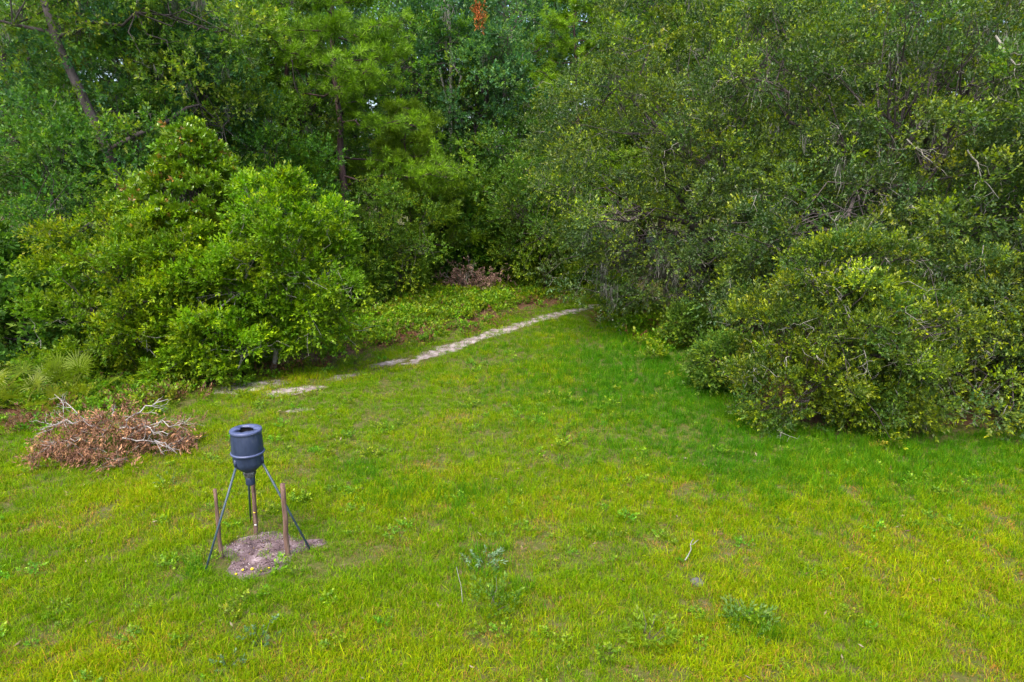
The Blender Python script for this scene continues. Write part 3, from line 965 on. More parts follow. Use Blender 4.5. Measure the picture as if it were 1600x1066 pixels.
# far wood: one mass
def far_woods():
    rng = np.random.default_rng(8)
    n = 15500
    x = rng.uniform(-75, 75, n)
    y = 62 + rng.random(n) * 12 + 3 * np.sin(x * 0.5)
    top = 31 + 4 * np.sin(x * 0.33) + 3 * np.sin(x * 0.9 + 1)
    z = 3 + rng.random(n) * (top - 3)
    pos = np.stack([x, y, z], -1)
    dirs = rng.normal(size=(n, 3)) + np.array([0, -0.6, 0.7])
    g = Geo()
    b = np.exp(rng.normal(size=(n, 1)) * 0.2)
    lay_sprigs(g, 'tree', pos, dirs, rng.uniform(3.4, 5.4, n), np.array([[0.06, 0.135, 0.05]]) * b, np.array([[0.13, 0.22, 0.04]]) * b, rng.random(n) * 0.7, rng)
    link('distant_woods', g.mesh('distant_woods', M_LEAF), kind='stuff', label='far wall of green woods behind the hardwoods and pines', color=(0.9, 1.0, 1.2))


far_woods()


# ------------------------------------------------------------------ grass and ground cover (geometry nodes on points)
def tuft_mesh(name, seed, blades, h, spread, w, lean, cols, mat):
    rng = np.random.default_rng(seed)
    g = Geo()
    for i in range(blades):
        a = rng.uniform(0, 2 * math.pi)
        r = spread * math.sqrt(rng.random())
        b = np.array([r * math.cos(a), r * math.sin(a), -0.01])
        hh = h * rng.uniform(0.45, 1.15)
        az = rng.uniform(0, 2 * math.pi)
        ln = lean * rng.uniform(0.2, 1.4)
        d = np.array([math.cos(az), math.sin(az), 0])
        s = np.array([-math.sin(az + rng.uniform(-.8, .8)), math.cos(az), 0]) * w * rng.uniform(0.6, 1.2)
        m = b + d * hh * ln * 0.35 + np.array([0, 0, hh * 0.6])
        t = b + d * hh * ln + np.array([0, 0, hh * (1.0 - 0.35 * ln)])
        c = np.array(cols[rng.choice(len(cols))]) * math.exp(rng.normal() * 0.12)
        g.add(np.array([b - s * 0.5, b + s * 0.5, m + s * 0.45, m - s * 0.45, t, t + s * 0.02]), [[0, 1, 2, 3], [3, 2, 5, 4]], c)
    return g.mesh(name, mat)


def sprig_patch_mesh(name, seed, kind, n, h, spread, old, young, mat, scale=1.0):
    rng = np.random.default_rng(seed)
    a = rng.uniform(0, 2 * math.pi, n)
    r = spread * np.sqrt(rng.random(n))
    pos = np.stack([r * np.cos(a), r * np.sin(a), rng.random(n) ** 0.7 * h], -1)
    dirs = np.stack([np.cos(a), np.sin(a), np.ones(n) * 0.9], -1) + rng.normal(size=(n, 3)) * 0.4
    g = Geo()
    lay_sprigs(g, kind, pos, dirs, rng.uniform(0.7, 1.2, n) * scale, np.array(old), np.array(young), rng.random(n), rng)
    return g.mesh(name, mat)


def scatter(name, label, meshes, P, rot, scl, idx, tint, z=0.0):
    n = len(P)
    me = bpy.data.meshes.new(name)
    me.vertices.add(n)
    co = np.column_stack([P, np.full(n, z)]).astype(np.float32)
    me.vertices.foreach_set('co', co.ravel())
    a = me.attributes.new('rot', 'FLOAT_VECTOR', 'POINT')
    a.data.foreach_set('vector', rot.astype(np.float32).ravel())
    a = me.attributes.new('scl', 'FLOAT', 'POINT')
    a.data.foreach_set('value', scl.astype(np.float32))
    a = me.attributes.new('idx', 'INT', 'POINT')
    a.data.foreach_set('value', idx.astype(np.int32))
    a = me.attributes.new('tint', 'FLOAT_COLOR', 'POINT')
    c = np.ones((n, 4), np.float32)
    c[:, :3] = tint
    a.data.foreach_set('color', c.ravel())
    for m in meshes[0].materials:
        me.materials.append(m)
    o = link(name, me, kind='stuff', label=label)
    ng = bpy.data.node_groups.new(name + '_scatter', 'GeometryNodeTree')
    ng.interface.new_socket('Geometry', in_out='INPUT', socket_type='NodeSocketGeometry')
    ng.interface.new_socket('Geometry', in_out='OUTPUT', socket_type='NodeSocketGeometry')
    gi = ng.nodes.new('NodeGroupInput')
    go = ng.nodes.new('NodeGroupOutput')
    iop = ng.nodes.new('GeometryNodeInstanceOnPoints')
    join = ng.nodes.new('GeometryNodeJoinGeometry')
    for m in reversed(meshes):
        so = bpy.data.objects.new('tuft', m)
        oi = ng.nodes.new('GeometryNodeObjectInfo')
        oi.inputs['Object'].default_value = so
        oi.inputs['As Instance'].default_value = False
        gti = ng.nodes.new('GeometryNodeGeometryToInstance')
        ng.links.new(oi.outputs['Geometry'], gti.inputs[0])
        ng.links.new(gti.outputs[0], join.inputs[0])

    def attr(nm, typ):
        q = ng.nodes.new('GeometryNodeInputNamedAttribute')
        q.data_type = typ
        q.inputs['Name'].default_value = nm
        return q.outputs[0]
    ng.links.new(gi.outputs[0], iop.inputs['Points'])
    ng.links.new(join.outputs[0], iop.inputs['Instance'])
    iop.inputs['Pick Instance'].default_value = True
    ng.links.new(attr('idx', 'INT'), iop.inputs['Instance Index'])
    ng.links.new(attr('rot', 'FLOAT_VECTOR'), iop.inputs['Rotation'])
    ng.links.new(attr('scl', 'FLOAT'), iop.inputs['Scale'])
    ng.links.new(iop.outputs[0], go.inputs[0])
    md = o.modifiers.new('scatter', 'NODES')
    md.node_group = ng
    return o


G_GREEN, G_YEL, G_DRY, G_RED = (0.120, 0.245, 0.001), (0.19, 0.28, 0.001), (0.28, 0.21, 0.05), (0.24, 0.12, 0.04)
MIXED = [G_GREEN] * 9 + [G_YEL] * 6 + [G_DRY] * 1
SPARSE = [G_GREEN] * 5 + [G_YEL] * 5 + [G_DRY] * 3 + [G_RED] * 3
LUSH = [(0.055, 0.185, 0.004)] * 6 + [(0.10, 0.23, 0.004)] * 3
TUFTS = ([tuft_mesh('tuft', 100 + i, 22, 0.145, 0.10, 0.0065, 0.75, MIXED, M_GRASS) for i in range(5)]
         + [tuft_mesh('tuft', 110 + i, 16, 0.09, 0.11, 0.0065, 0.9, SPARSE, M_GRASS) for i in range(4)]
         + [tuft_mesh('tuft', 120 + i, 20, 0.24, 0.10, 0.0075, 0.6, LUSH, M_GRASS) for i in range(4)])


def dist_to_path(P):
    d = np.full(len(P), 9e9)
    for c in PATH_C[::2]:
        d = np.minimum(d, np.hypot(P[:, 0] - c[0], P[:, 1] - c[1]))
    return d


def grass():
    rng = np.random.default_rng(70)
    parts = []
    for (y0, y1, dens) in ((4.5, 9.5, 210), (9.5, 14, 160), (14, 20, 105), (20, 37, 62)):
        x0, x1 = -0.80 * y1 - 3, 0.80 * y1 + 3
        n = int((y1 - y0) * (x1 - x0) * dens)
        parts.append(np.stack([rng.uniform(x0, x1, n), rng.uniform(y0, y1, n)], -1))
    P = np.concatenate(parts)
    P = P[np.abs(P[:, 0]) < 0.80 * P[:, 1] + 3]
    jit = rng.normal(size=P.shape) * 0.35
    P = P[in_poly(P + jit, CLEARING)]
    n1 = lawn_noise(P, 0, 6)
    n2 = lawn_noise(P[:, ::-1] * 1.1 + 7, 2, 10)
    n3 = lawn_noise(P * 1.7 + 31, 4, 10)
    u = rng.random(len(P))
    keep = np.ones(len(P), bool)
    keep &= ~in_poly(P + rng.normal(size=P.shape) * 0.13, BARE) | (rng.random(len(P)) < 0.03)
    keep &= rng.random(len(P)) < np.clip((dist_to_path(P) - 0.08) / 0.55, 0.14, 1)
    for (x, y, rx, ry, a) in SAND_SPOTS:
        dx, dy = P[:, 0] - x, P[:, 1] - y
        q = ((dx * math.cos(a) + dy * math.sin(a)) / rx) ** 2 + ((-dx * math.sin(a) + dy * math.cos(a)) / ry) ** 2
        keep &= rng.random(len(P)) < np.clip((np.sqrt(q) - 0.2) / 1.15, 0.30 if rx > 0.8 else 0.40, 1)
    thin = np.clip((n3 - 0.8) * 0.6, 0, 0.4)
    keep &= u > thin
    P, n1, n2, n3 = P[keep], n1[keep], n2[keep], n3[keep]
    n = len(P)
    # long lush grass in front of the oaks, and in scattered tussocks
    lush = 0.9 * np.exp(-(((P[:, 0] - 4.6) / 3.6) ** 2 + ((P[:, 1] - 21.5) / 5.5) ** 2)) + 0.7 * np.exp(-((P[:, 1] - 14.9) / 2.2) ** 2) / (1 + np.exp(-(P[:, 0] - 4.2) * 1.6))
    for (tx, ty, tr) in ((-4.95, 9.75, 0.22), (-0.55, 10.2, 0.40), (0.0, 9.3, 0.4), (-2.2, 12.5, 0.6), (-3.2, 13.6, 0.6), (-1.0, 12.4, 0.5), (3.4, 8.3, 0.35)):
        lush = lush + 0.42 * np.exp(-((P[:, 0] - tx) ** 2 + (P[:, 1] - ty) ** 2) / tr ** 2)
    r = rng.random(n)
    kind = np.where(r < np.clip(lush, 0, 0.97), 2, np.where(rng.random(n) < np.clip(0.22 + 0.45 * n3, 0.05, 0.9), 1, 0))
    idx = np.where(kind == 2, 9 + rng.integers(0, 4, n), np.where(kind == 1, 5 + rng.integers(0, 4, n), rng.integers(0, 5, n)))
    scl = rng.uniform(0.65, 1.25, n) * (1 + 0.12 * n2)
    scl *= np.where(P[:, 1] > 20, 1.15, 1.0)
    rot = np.stack([rng.normal(size=n) * 0.18, rng.normal(size=n) * 0.18, rng.uniform(0, 6.3, n)], -1)
    yel = np.clip(0.5 + 0.30 * n2 + 0.22 * n1 + rng.normal(size=n) * 0.15 - 0.035 * (P[:, 1] - 10), 0, 1)[:, None]
    tint = (np.array([0.88, 1.0, 1.0]) * (1 - yel) + np.array([1.75, 1.3, 0.9]) * yel) * np.exp(rng.normal(size=(n, 1)) * 0.10)
    scatter('grass', 'yellow-green grass of the clearing, longer and darker before the oaks', TUFTS, P, rot, scl, idx, tint)
    print('grass tufts', n)


grass()

def lawn_litter():
    rng = np.random.default_rng(72)
    n = 2600
    P = np.stack([rng.uniform(-13, 13, n), rng.uniform(6, 26, n)], -1)
    P = P[in_poly(P, CLEARING) & (np.abs(P[:, 0]) < 0.8 * P[:, 1] + 2) & (rng.random(n) < np.clip(0.35 + 0.45 * lawn_noise(P * 1.3 + 11, 2, 8), 0.05, 1))]
    n = len(P)
    a = rng.uniform(0, 6.3, n)
    L = rng.uniform(0.03, 0.07, n)
    d = np.stack([np.cos(a), np.sin(a), rng.normal(size=n) * 0.35], -1) * L[:, None]
    q = np.stack([-np.sin(a), np.cos(a), rng.normal(size=n) * 0.4], -1) * L[:, None] * 0.28
    b = np.column_stack([P, rng.uniform(0.02, 0.07, n)])
    V = np.stack([b - d, b + q, b + d, b - q], 1).reshape(-1, 3)
    pal = np.array([[0.20, 0.11, 0.06], [0.28, 0.19, 0.12], [0.14, 0.08, 0.06], [0.36, 0.28, 0.20]])
    c = pal[rng.integers(0, 4, n)]
    link('fallen_leaves', mesh_np('fallen_leaves', V, np.arange(len(V)).reshape(-1, 4), M_DEAD, np.repeat(c, 4, 0)), kind='stuff', label='small dry brown leaves scattered through the grass')


lawn_litter()
COVER = [sprig_patch_mesh('patch', 200 + i, 'cover', 16, 0.24, 0.24, (0.085, 0.195, 0.006), (0.20, 0.29, 0.006), M_COVER) for i in range(4)]
COVER_D = [sprig_patch_mesh('patch', 210 + i, 'dead', 8, 0.12, 0.22, (0.13, 0.055, 0.03), (0.24, 0.12, 0.06), M_COVER) for i in range(3)]


def ground_cover():
    rng = np.random.default_rng(71)
    n = 60000
    P = np.stack([rng.uniform(-26, 9, n), rng.uniform(12.5, 44, n)], -1)
    edge = in_poly(P + rng.normal(size=P.shape) * 0.65, CLEARING)
    P = P[~edge & (P[:, 0] < 7) & (dist_to_path(P) > 0.45)]
    # distance behind the edge: cover thins out where the brown litter shows
    q = lawn_noise(P * 1.1 + 3, 2, 10)
    d = np.full(len(P), 9e9)
    E = np.array(EDGE_L)
    for i in range(len(E) - 1):
        for t in np.linspace(0, 1, 12):
            c = E[i] + (E[i + 1] - E[i]) * t
            d = np.minimum(d, np.hypot(P[:, 0] - c[0], P[:, 1] - c[1]))
    band = np.where((P[:, 0] > -9.5), np.clip((d - 0.5) / 1.6, 0.22, 1), 1)
    keep = (rng.random(len(P)) < band * np.clip(0.62 + 0.40 * q, 0.12, 1)) & (d < 9)
    P, q, d = P[keep], q[keep], d[keep]
    n = len(P)
    dead = rng.random(n) < np.where(d < 1.5, 0.45, 0.10)
    idx = np.where(dead, 4 + rng.integers(0, 3, n), rng.integers(0, 4, n))
    scl = rng.uniform(0.5, 1.15, n) * (1 + np.clip(d - 1, 0, 3) * 0.12) * (1 + 0.18 * q)
    scl = scl * np.where(P[:, 0] < -10.5, 0.8, 1.0)
    rot = np.stack([rng.normal(size=n) * 0.15, rng.normal(size=n) * 0.15, rng.uniform(0, 6.3, n)], -1)
    tint = np.exp(rng.normal(size=(n, 3)) * np.array([0.14, 0.1, 0.1])) * np.exp(rng.normal(size=(n, 1)) * 0.15)
    scatter('ground_cover', 'low leafy plants and brown leaf litter along the edge of the woods', COVER + COVER_D, P, rot, scl, idx, tint)
    print('cover', n)


ground_cover()


def clover():
    rng = np.random.default_rng(73)
    n = 2400
    P = np.stack([rng.uniform(-13, 13, n), rng.uniform(6, 24, n)], -1)
    w = lawn_noise(P * 1.5 + 23, 2, 9)
    P = P[in_poly(P, CLEARING) & ~in_poly(P, BARE) & (dist_to_path(P) > 0.5) & (np.abs(P[:, 0]) < 0.8 * P[:, 1] + 2) & (rng.random(n) < np.clip(0.16 + 0.5 * w, 0.02, 0.9))]
    n = len(P)
    rot = np.stack([rng.normal(size=n) * 0.15, rng.normal(size=n) * 0.15, rng.uniform(0, 6.3, n)], -1)
    tint = np.exp(rng.normal(size=(n, 3)) * np.array([0.15, 0.1, 0.2])) * np.array([1.15, 1.15, 1.6])
    scatter('lawn_weeds', 'small broad-leaved weeds growing low in the grass', COVER, P, rot, rng.uniform(0.25, 0.6, n), rng.integers(0, 4, n), tint)


clover()


# ------------------------------------------------------------------ deer feeder
def feeder():
    c = np.array([-4.33, 10.49])
    t = thing('game_feeder', 'dark blue-grey barrel feeder on three thin legs over bare soil', 'feeder', (c[0], c[1], 0))
    seg = 40
    g = Geo()
    g.add(*lathe([(0.205, 2.085), (0.236, 2.085), (0.241, 2.06), (0.247, 1.90), (0.251, 1.72), (0.240, 1.66), (0.236, 1.56), (0.226, 1.505), (0.19, 1.465),
                  (0.12, 1.40), (0.085, 1.375), (0.08, 1.385), (0.18, 1.50), (0.22, 1.60), (0.225, 1.75), (0.205, 2.085)], seg))
    link('hopper', g.mesh('hopper', M_PLASTIC, True), t)
    g = Geo()
    g.add(*lathe([(0.250, 1.735), (0.266, 1.732), (0.270, 1.715), (0.264, 1.700), (0.246, 1.698), (0.250, 1.735)], seg))
    link('rim_band', g.mesh('rim_band', M_LID, True), t)
    # lid: a disc with an uneven cut-out hole through which the dark inside shows
    a = np.linspace(0, 2 * math.pi, seg, endpoint=False)
    hole = 0.145 + 0.022 * np.cos(3 * a + 0.4) + 0.016 * np.cos(5 * a + 1.0) + 0.010 * np.cos(8 * a)
    rings = []
    for r, z in ((hole, 2.085), (hole, 2.112), (np.full(seg, 0.243), 2.112), (np.full(seg, 0.252), 2.104), (np.full(seg, 0.252), 2.062), (np.full(seg, 0.246), 2.060)):
        rings.append(np.stack([r * np.cos(a), r * np.sin(a), np.full(seg, z)], -1))
    V = np.concatenate(rings)
    F = [(i * seg + j, i * seg + (j + 1) % seg, (i + 1) * seg + (j + 1) % seg, (i + 1) * seg + j) for i in range(5) for j in range(seg)]
    lid = link('lid', mesh_np('lid', V, F, M_LID), t)
    g = Geo()
    V = []
    g.add(*tube([(0.17, -0.20, 2.085), (0.235, -0.09, 2.085)], 0.013, 6))
    link('lid_latch', g.mesh('lid_latch', M_PLASTIC), lid)
    # dark inside wall seen through the opening
    g = Geo()
    g.add(*lathe([(0.20, 2.08), (0.20, 1.80), (0.001, 1.80)], seg))
    link('hopper_inside', g.mesh('hopper_inside', M_INNER, True), t)
    # funnel and motor housing
    g = Geo()
    g.add(*lathe([(0.085, 1.40), (0.105, 1.36), (0.088, 1.30), (0.070, 1.28), (0.070, 1.26)], 24))
    link('funnel', g.mesh('funnel', M_METAL, True), t)
    g = Geo()
    g.add(*lathe([(0.001, 1.275), (0.072, 1.275), (0.076, 1.26), (0.076, 1.16), (0.070, 1.145), (0.001, 1.145)], 24))
    link('motor_housing', g.mesh('motor_housing', M_PLASTIC, True), t)
    for k in range(4):
        ph = k * math.pi / 2 + 0.5
        g = Geo()
        g.add(*tube([(0.073 * math.cos(ph), 0.073 * math.sin(ph), 1.26), (0.10 * math.cos(ph), 0.10 * math.sin(ph), 1.36)], 0.006, 6))
        link('bracket', g.mesh('bracket', M_LEG), t)
    for fx, fy in ((-4.87, 9.70), (-3.37, 10.38), (-4.76, 11.38)):
        b = np.array([fx - c[0], fy - c[1], -0.03])
        u = unit(b[:2])
        topp = np.array([u[0] * 0.215, u[1] * 0.215, 1.575])
        g = Geo()
        g.add(*tube([topp, topp + (b - topp) * 0.5, b], [0.019, 0.018, 0.017], 10))
        leg = link('leg', g.mesh('leg', M_LEG, True), t)
        g = Geo()
        s0 = np.array([u[0] * 0.236, u[1] * 0.236, 1.60])
        g.add(*tube([s0 + np.array([0, 0, 0.05]), s0 + np.array([0, 0, -0.06]) + np.array([u[0], u[1], 0]) * 0.005], [0.026, 0.026], 8))
        link('leg_socket', g.mesh('leg_socket', M_PLASTIC, True), leg)


feeder()


def stake(x, y, h, lean, r, label, seed):
    rng = np.random.default_rng(seed)
    n = 9
    z = np.linspace(-0.15, h, n)
    p = np.stack([lean[0] * z / h + rng.normal(size=n) * 0.004, lean[1] * z / h + rng.normal(size=n) * 0.004, z], -1)
    g = Geo()
    rr = r * (1 + rng.normal(size=n) * 0.06)
    rr[-1] *= 0.9
    V, F = tube(p, rr, 12)
    g.add(V, F)
    o = link('wooden_stake', g.mesh('wooden_stake', M_POST, False), loc=(x, y, 0), label=label, cat='stake', group='wooden stakes around the feeder')
    return o


stake(-4.78, 10.14, 1.22, (0.01, 0.0), 0.031, 'slim round wooden stake crossed by the feeder leg beside the grass tuft', 1)
stake(-3.71, 10.21, 1.27, (0.0, 0.02), 0.041, 'thickest round wooden stake at the right side of the bare soil', 2)
stake(-4.48, 10.89, 1.25, (0.05, -0.02), 0.036, 'round wooden stake straight under the feeder barrel, half hidden by its spout', 3)


def blob(name, loc, r, mat, label, cat, group=None, sq=0.5, seed=0):
    rng = np.random.default_rng(seed)
    prof = [(0.001, -sq), (0.7, -sq * 0.7), (1.0, 0.0), (0.75, sq * 0.65), (0.001, sq)]
    V, F = lathe(prof, 10)
    V = V * (1 + 0.12 * np.sin(V[:, [1, 2, 0]] * 3 + rng.uniform(0, 6)))
    me = mesh_np(name, V * r, F, mat, None, True)
    o = link(name, me, loc=(loc[0], loc[1], loc[2] + r * sq), label=label, cat=cat, group=group)
    o.rotation_euler = (rng.uniform(-.3, .3), rng.uniform(-.3, .3), rng.uniform(0, 6))
    return o


FRUIT = [(-4.13, 9.76, 0.028, 'largest yellow fruit in the row near the front edge of the bare soil'),
         (-4.27, 9.74, 0.022, 'yellow fruit just left of the largest one on the bare soil'),
         (-4.33, 9.62, 0.022, 'yellow fruit at the front corner of the bare soil, leftmost of the row'),
         (-3.88, 9.80, 0.018, 'yellow fruit at the right end of the row, toward the thick stake'),
         (-3.97, 9.72, 0.016, 'small yellow fruit between the largest and the right end one'),
         (-3.80, 10.45, 0.016, 'lone small yellow fruit at the back of the bare soil behind the thick stake')]
for i, (x, y, r, lab) in enumerate(FRUIT):
    blob('fallen_fruit', (x, y, 0.008), r, M_YELLOW, lab, 'fruit', 'yellow fruit on the bare soil', 0.8, i)
blob('yellow_flake', (-4.46, 10.85, 0.44), 0.02, M_YELLOW, 'yellow spot stuck to the stake under the feeder barrel', 'leaf', None, 0.5, 12)
blob('white_flake', (-4.46, 10.85, 0.20), 0.022, M_PAPER, 'white flake low on the stake under the feeder barrel', 'litter', None, 0.6, 13)


def crumbs():
    rng = np.random.default_rng(91)
    P = np.stack([rng.uniform(-5.0, -3.1, 2600), rng.uniform(9.4, 11.1, 2600)], -1)
    P = P[in_poly(P + rng.normal(size=P.shape) * 0.06, BARE)]
    n = len(P)
    r = rng.uniform(0.004, 0.013, n) * np.where(rng.random(n) < 0.06, 1.9, 1.0)
    base = np.array([[1, 0, 0], [0, 1, 0], [-1, 0, 0], [0, -1, 0], [0, 0, 0.8], [0, 0, -0.8]], float)
    V = base[None] * r[:, None, None] * rng.uniform(0.6, 1.4, (n, 6, 1)) + np.column_stack([P, np.full(n, 0.010)])[:, None]
    f = np.array([[0, 1, 4], [1, 2, 4], [2, 3, 4], [3, 0, 4], [1, 0, 5], [2, 1, 5], [3, 2, 5], [0, 3, 5]])
    F = (np.arange(n)[:, None, None] * 6 + f[None]).reshape(-1, 3)
    pal = np.array([[0.07, 0.045, 0.045], [0.15, 0.10, 0.10], [0.26, 0.19, 0.19], [0.45, 0.38, 0.38], [0.30, 0.20, 0.05]])
    c = pal[rng.choice(5, n, p=[0.3, 0.3, 0.22, 0.12, 0.06])]
    link('soil_crumbs', mesh_np('soil_crumbs', V.reshape(-1, 3), F, M_DEAD, np.repeat(c, 6, 0)), kind='stuff', label='clods, pebbles and crumbs on the bare soil under the feeder')


crumbs()


# ------------------------------------------------------------------ dead brush piles
def branchy(base, tip, r, rng, forks=4, white=True):
    g = Geo()
    lp = wander(base, tip, 8, 0.035, rng, 0.06)
    g.add(*tube(lp, np.linspace(r, r * 0.3, 8), 6, False))
    L = np.linalg.norm(np.array(tip) - np.array(base))
    dr = unit(np.array(tip) - np.array(base))
    for k in range(forks):
        j = int(rng.integers(2, 7))
        dd = unit(dr + rng.normal(size=3) * 0.55)
        bp = wander(lp[j], lp[j] + dd * L * rng.uniform(0.25, 0.5), 5, 0.06, rng)
        g.add(*tube(bp, np.linspace(r * 0.5, r * 0.15, 5), 5, False))
        for q in range(2):
            dd2 = unit(dd + rng.normal(size=3) * 0.6)
            cp = wander(bp[2 + q], bp[2 + q] + dd2 * L * 0.18, 4, 0.08, rng)
            g.add(*tube(cp, np.linspace(r * 0.25, r * 0.1, 4), 4, False))
    return g.mesh('branch', M_BRANCH_WHITE if white else M_BARK_PALE, True)


def brush_pile():
    rng = np.random.default_rng(81)
    t = thing('brush_pile', 'heap of cut branches with dead brown leaves and bleached white limbs on the grass', 'brush pile', (-9.0, 14.6, 0), 0, (0.9, 1.0, 1.0))
    ells = [(-0.7, 0, 0.30, 1.1, 0.8, 0.55), (0.0, 0.1, 0.40, 0.8, 0.7, 0.75), (1.0, 0.35, 0.25, 0.9, 0.55, 0.5), (-1.1, -0.3, 0.15, 0.7, 0.7, 0.35), (0.5, -0.5, 0.15, 0.6, 0.5, 0.3)]
    cp, cd = clump_centres(ells, 195, rng, 0.75, 0.02)
    cp = cp + rng.normal(size=cp.shape) * np.array([0.16, 0.14, 0.06])
    cp[:, 2] = np.maximum(cp[:, 2], 0.04)
    ci = np.repeat(np.arange(len(cp)), 8)
    n = len(ci)
    pos = cp[ci] + rng.normal(size=(n, 3)) * 0.10
    dirs = cd[ci] * 0.6 + rng.normal(size=(n, 3)) * 0.5 + np.array([0, 0, -0.45])
    keep = pos[:, 2] > 0.03
    g = Geo()
    b = np.exp(rng.normal(size=(len(cp), 1)) * 0.2)[ci][keep]
    lay_sprigs(g, 'dead', pos[keep], dirs[keep], rng.uniform(0.65, 1.1, keep.sum()), np.array([[0.17, 0.085, 0.060]]) * b, np.array([[0.35, 0.185, 0.085]]) * b, rng.random(keep.sum()) * 0.9, rng, 0.35)
    link('dead_leaves', g.mesh('dead_leaves', M_DEAD), t, kind='stuff')
    for b0, b1, r in (((-0.35, 0.1, 0.35), (-1.45, 0.45, 0.95), 0.022), ((-0.2, 0.0, 0.55), (-1.5, -0.1, 0.75), 0.022), ((-1.35, 0.2, 0.55), (-1.6, 0.5, 1.15), 0.014),
                      ((0.25, 0.1, 0.75), (1.0, 0.75, 1.05), 0.022), ((0.15, 0.0, 0.6), (1.4, -0.1, 0.5), 0.024), ((0.3, -0.2, 0.45), (1.5, -0.35, 0.30), 0.018),
                      ((0.6, 0.3, 0.55), (1.7, 0.4, 0.55), 0.016), ((-0.6, -0.3, 0.5), (-1.5, -0.6, 0.3), 0.014), ((0.0, 0.0, 0.9), (0.05, 0.1, 1.15), 0.012),
                      ((1.1, -0.2, 0.4), (1.8, -0.5, 0.2), 0.012), ((-0.9, 0.3, 0.5), (-2.0, 0.6, 0.55), 0.012)):
        link('branch', branchy(b0, b1, r, rng, 4), t)
    # thin grey twigs through the leaves
    g = Geo()
    for k in range(160):
        c = cp[rng.integers(len(cp))]
        d = unit(rng.normal(size=3) * np.array([1, 1, 0.5]))
        lp = wander(c - d * 0.2, c + d * 0.28, 4, 0.07, rng)
        lp[:, 2] = np.maximum(lp[:, 2], 0.02)
        g.add(*tube(lp, np.linspace(0.006, 0.003, 4), 3, False))
    link('twigs', g.mesh('twigs', M_BARK_PALE), t, kind='stuff')


brush_pile()


def brush_far():
    rng = np.random.default_rng(82)
    t = thing('brush_pile', 'dead brown brush with grey stems at the woods edge above the sand path', 'brush pile', (-2.3, 37.2, 0), 0, 1.15)
    n = 420
    pos = rng.normal(size=(n, 3)) * np.array([0.8, 0.5, 0.4]) + np.array([0, 0, 0.6])
    pos[:, 2] = np.abs(pos[:, 2])
    g = Geo()
    lay_sprigs(g, 'dead', pos, rng.normal(size=(n, 3)) + np.array([0, 0, -0.3]), rng.uniform(1.0, 1.6, n), np.array([0.17, 0.10, 0.085]), np.array([0.32, 0.21, 0.16]), rng.random(n), rng, 0.3)
    link('dead_leaves', g.mesh('dead_leaves', M_DEAD), t, kind='stuff')
    for k in range(6):
        b0 = (rng.uniform(-0.6, 0.6), rng.uniform(-0.3, 0.3), 0.1)
        link('branch', branchy(b0, (b0[0] + rng.uniform(-0.7, 0.7), b0[1] - 0.1, rng.uniform(0.9, 1.6)), 0.02, rng, 3, False), t)


brush_far()


# ------------------------------------------------------------------ palmettos
def frond_mesh(seed, dead):
    """one fan leaf: stalk along +X rising, fan of leaflets at its end"""
    rng = np.random.default_rng(seed)
    g = Geo()
    L = rng.uniform(0.75, 1.05)
    e = np.array([L * 0.8, 0, L * 0.75])
    col = np.array([0.30, 0.20, 0.07]) if dead else np.array([0.13, 0.17, 0.03])
    g.add(*tube([(0, 0, 0), e * 0.5 + np.array([0, 0, 0.05]), e], [0.012, 0.009, 0.007], 5, False), col)
    ax = unit(np.array([0.55, 0, 0.80 if not dead else -0.6]))
    up = unit(np.array([-0.80 if not dead else 0.60, 0, 0.55]))
    sd = np.cross(up, ax)
    nl = 20
    for k in range(nl):
        a = math.radians(-125 + 250 * k / (nl - 1)) + rng.normal() * 0.03
        d = unit(ax * math.cos(a) + sd * math.sin(a) + up * 0.12)
        ll = rng.uniform(0.50, 0.66) * (1 - 0.22 * abs(k / (nl - 1) - 0.5))
        s = np.cross(d, up) * 0.019
        m = e + d * ll * 0.55
        t = e + d * ll - np.array([0, 0, 0.06 if not dead else 0.2])
        c = (np.array([0.25, 0.17, 0.05]) if dead else np.array([0.12, 0.185, 0.012])) * math.exp(rng.normal() * 0.15)
        g.add(np.array([e - s * 0.2, e + s * 0.2, m + s, m - s, t, t + s * 0.05]), [[0, 1, 2, 3], [3, 2, 5, 4]], c)
    return g.mesh('frond', M_DEAD if dead else M_LEAF)


FRONDS = [frond_mesh(300 + i, False) for i in range(4)] + [frond_mesh(310 + i, True) for i in range(2)]


def palmetto(x, y, s, seed, tint, label, n=7, dead=0):
    rng = np.random.default_rng(seed)
    t = thing('saw_palmetto', label, 'palmetto', (x, y, 0), 0, s, 'saw palmettos at the left')
    for k in range(n):
        d = k < dead
        m = FRONDS[4 + int(rng.integers(2))] if d else FRONDS[int(rng.integers(4))]
        o = link('frond', m, t, loc=(0, 0, 0.12), color=tint if not d else (1, 1, 1))
        o.rotation_euler = (0, rng.uniform(-0.35, 0.55), k * 2.4 + rng.uniform(-0.3, 0.3) - 1.6)
        if d:
            o['label'] = 'dry tan frond'


palmetto(-13.6, 18.5, 0.85, 1, (1.25, 1.15, 0.8), 'green fan palmetto tucked against the bright leafy shrub', 8)
palmetto(-12.6, 18.7, 0.95, 2, (1.3, 1.2, 0.8), 'tallest bright green fan palmetto next to the leafy shrub', 8)
palmetto(-14.6, 18.0, 0.85, 3, (1.5, 1.15, 0.6), 'yellowing fan palmetto farthest left behind the brush pile', 7, 0)
palmetto(-13.1, 17.5, 0.8, 4, (1.4, 1.15, 0.6), 'pale yellow-green palmetto in front of the other fans, touching the brush pile', 7, 0)
palmetto(-11.7, 17.3, 0.7, 5, (1.6, 1.15, 0.6), 'smallest yellowish palmetto fan right behind the middle of the dead brush pile', 4, 0)


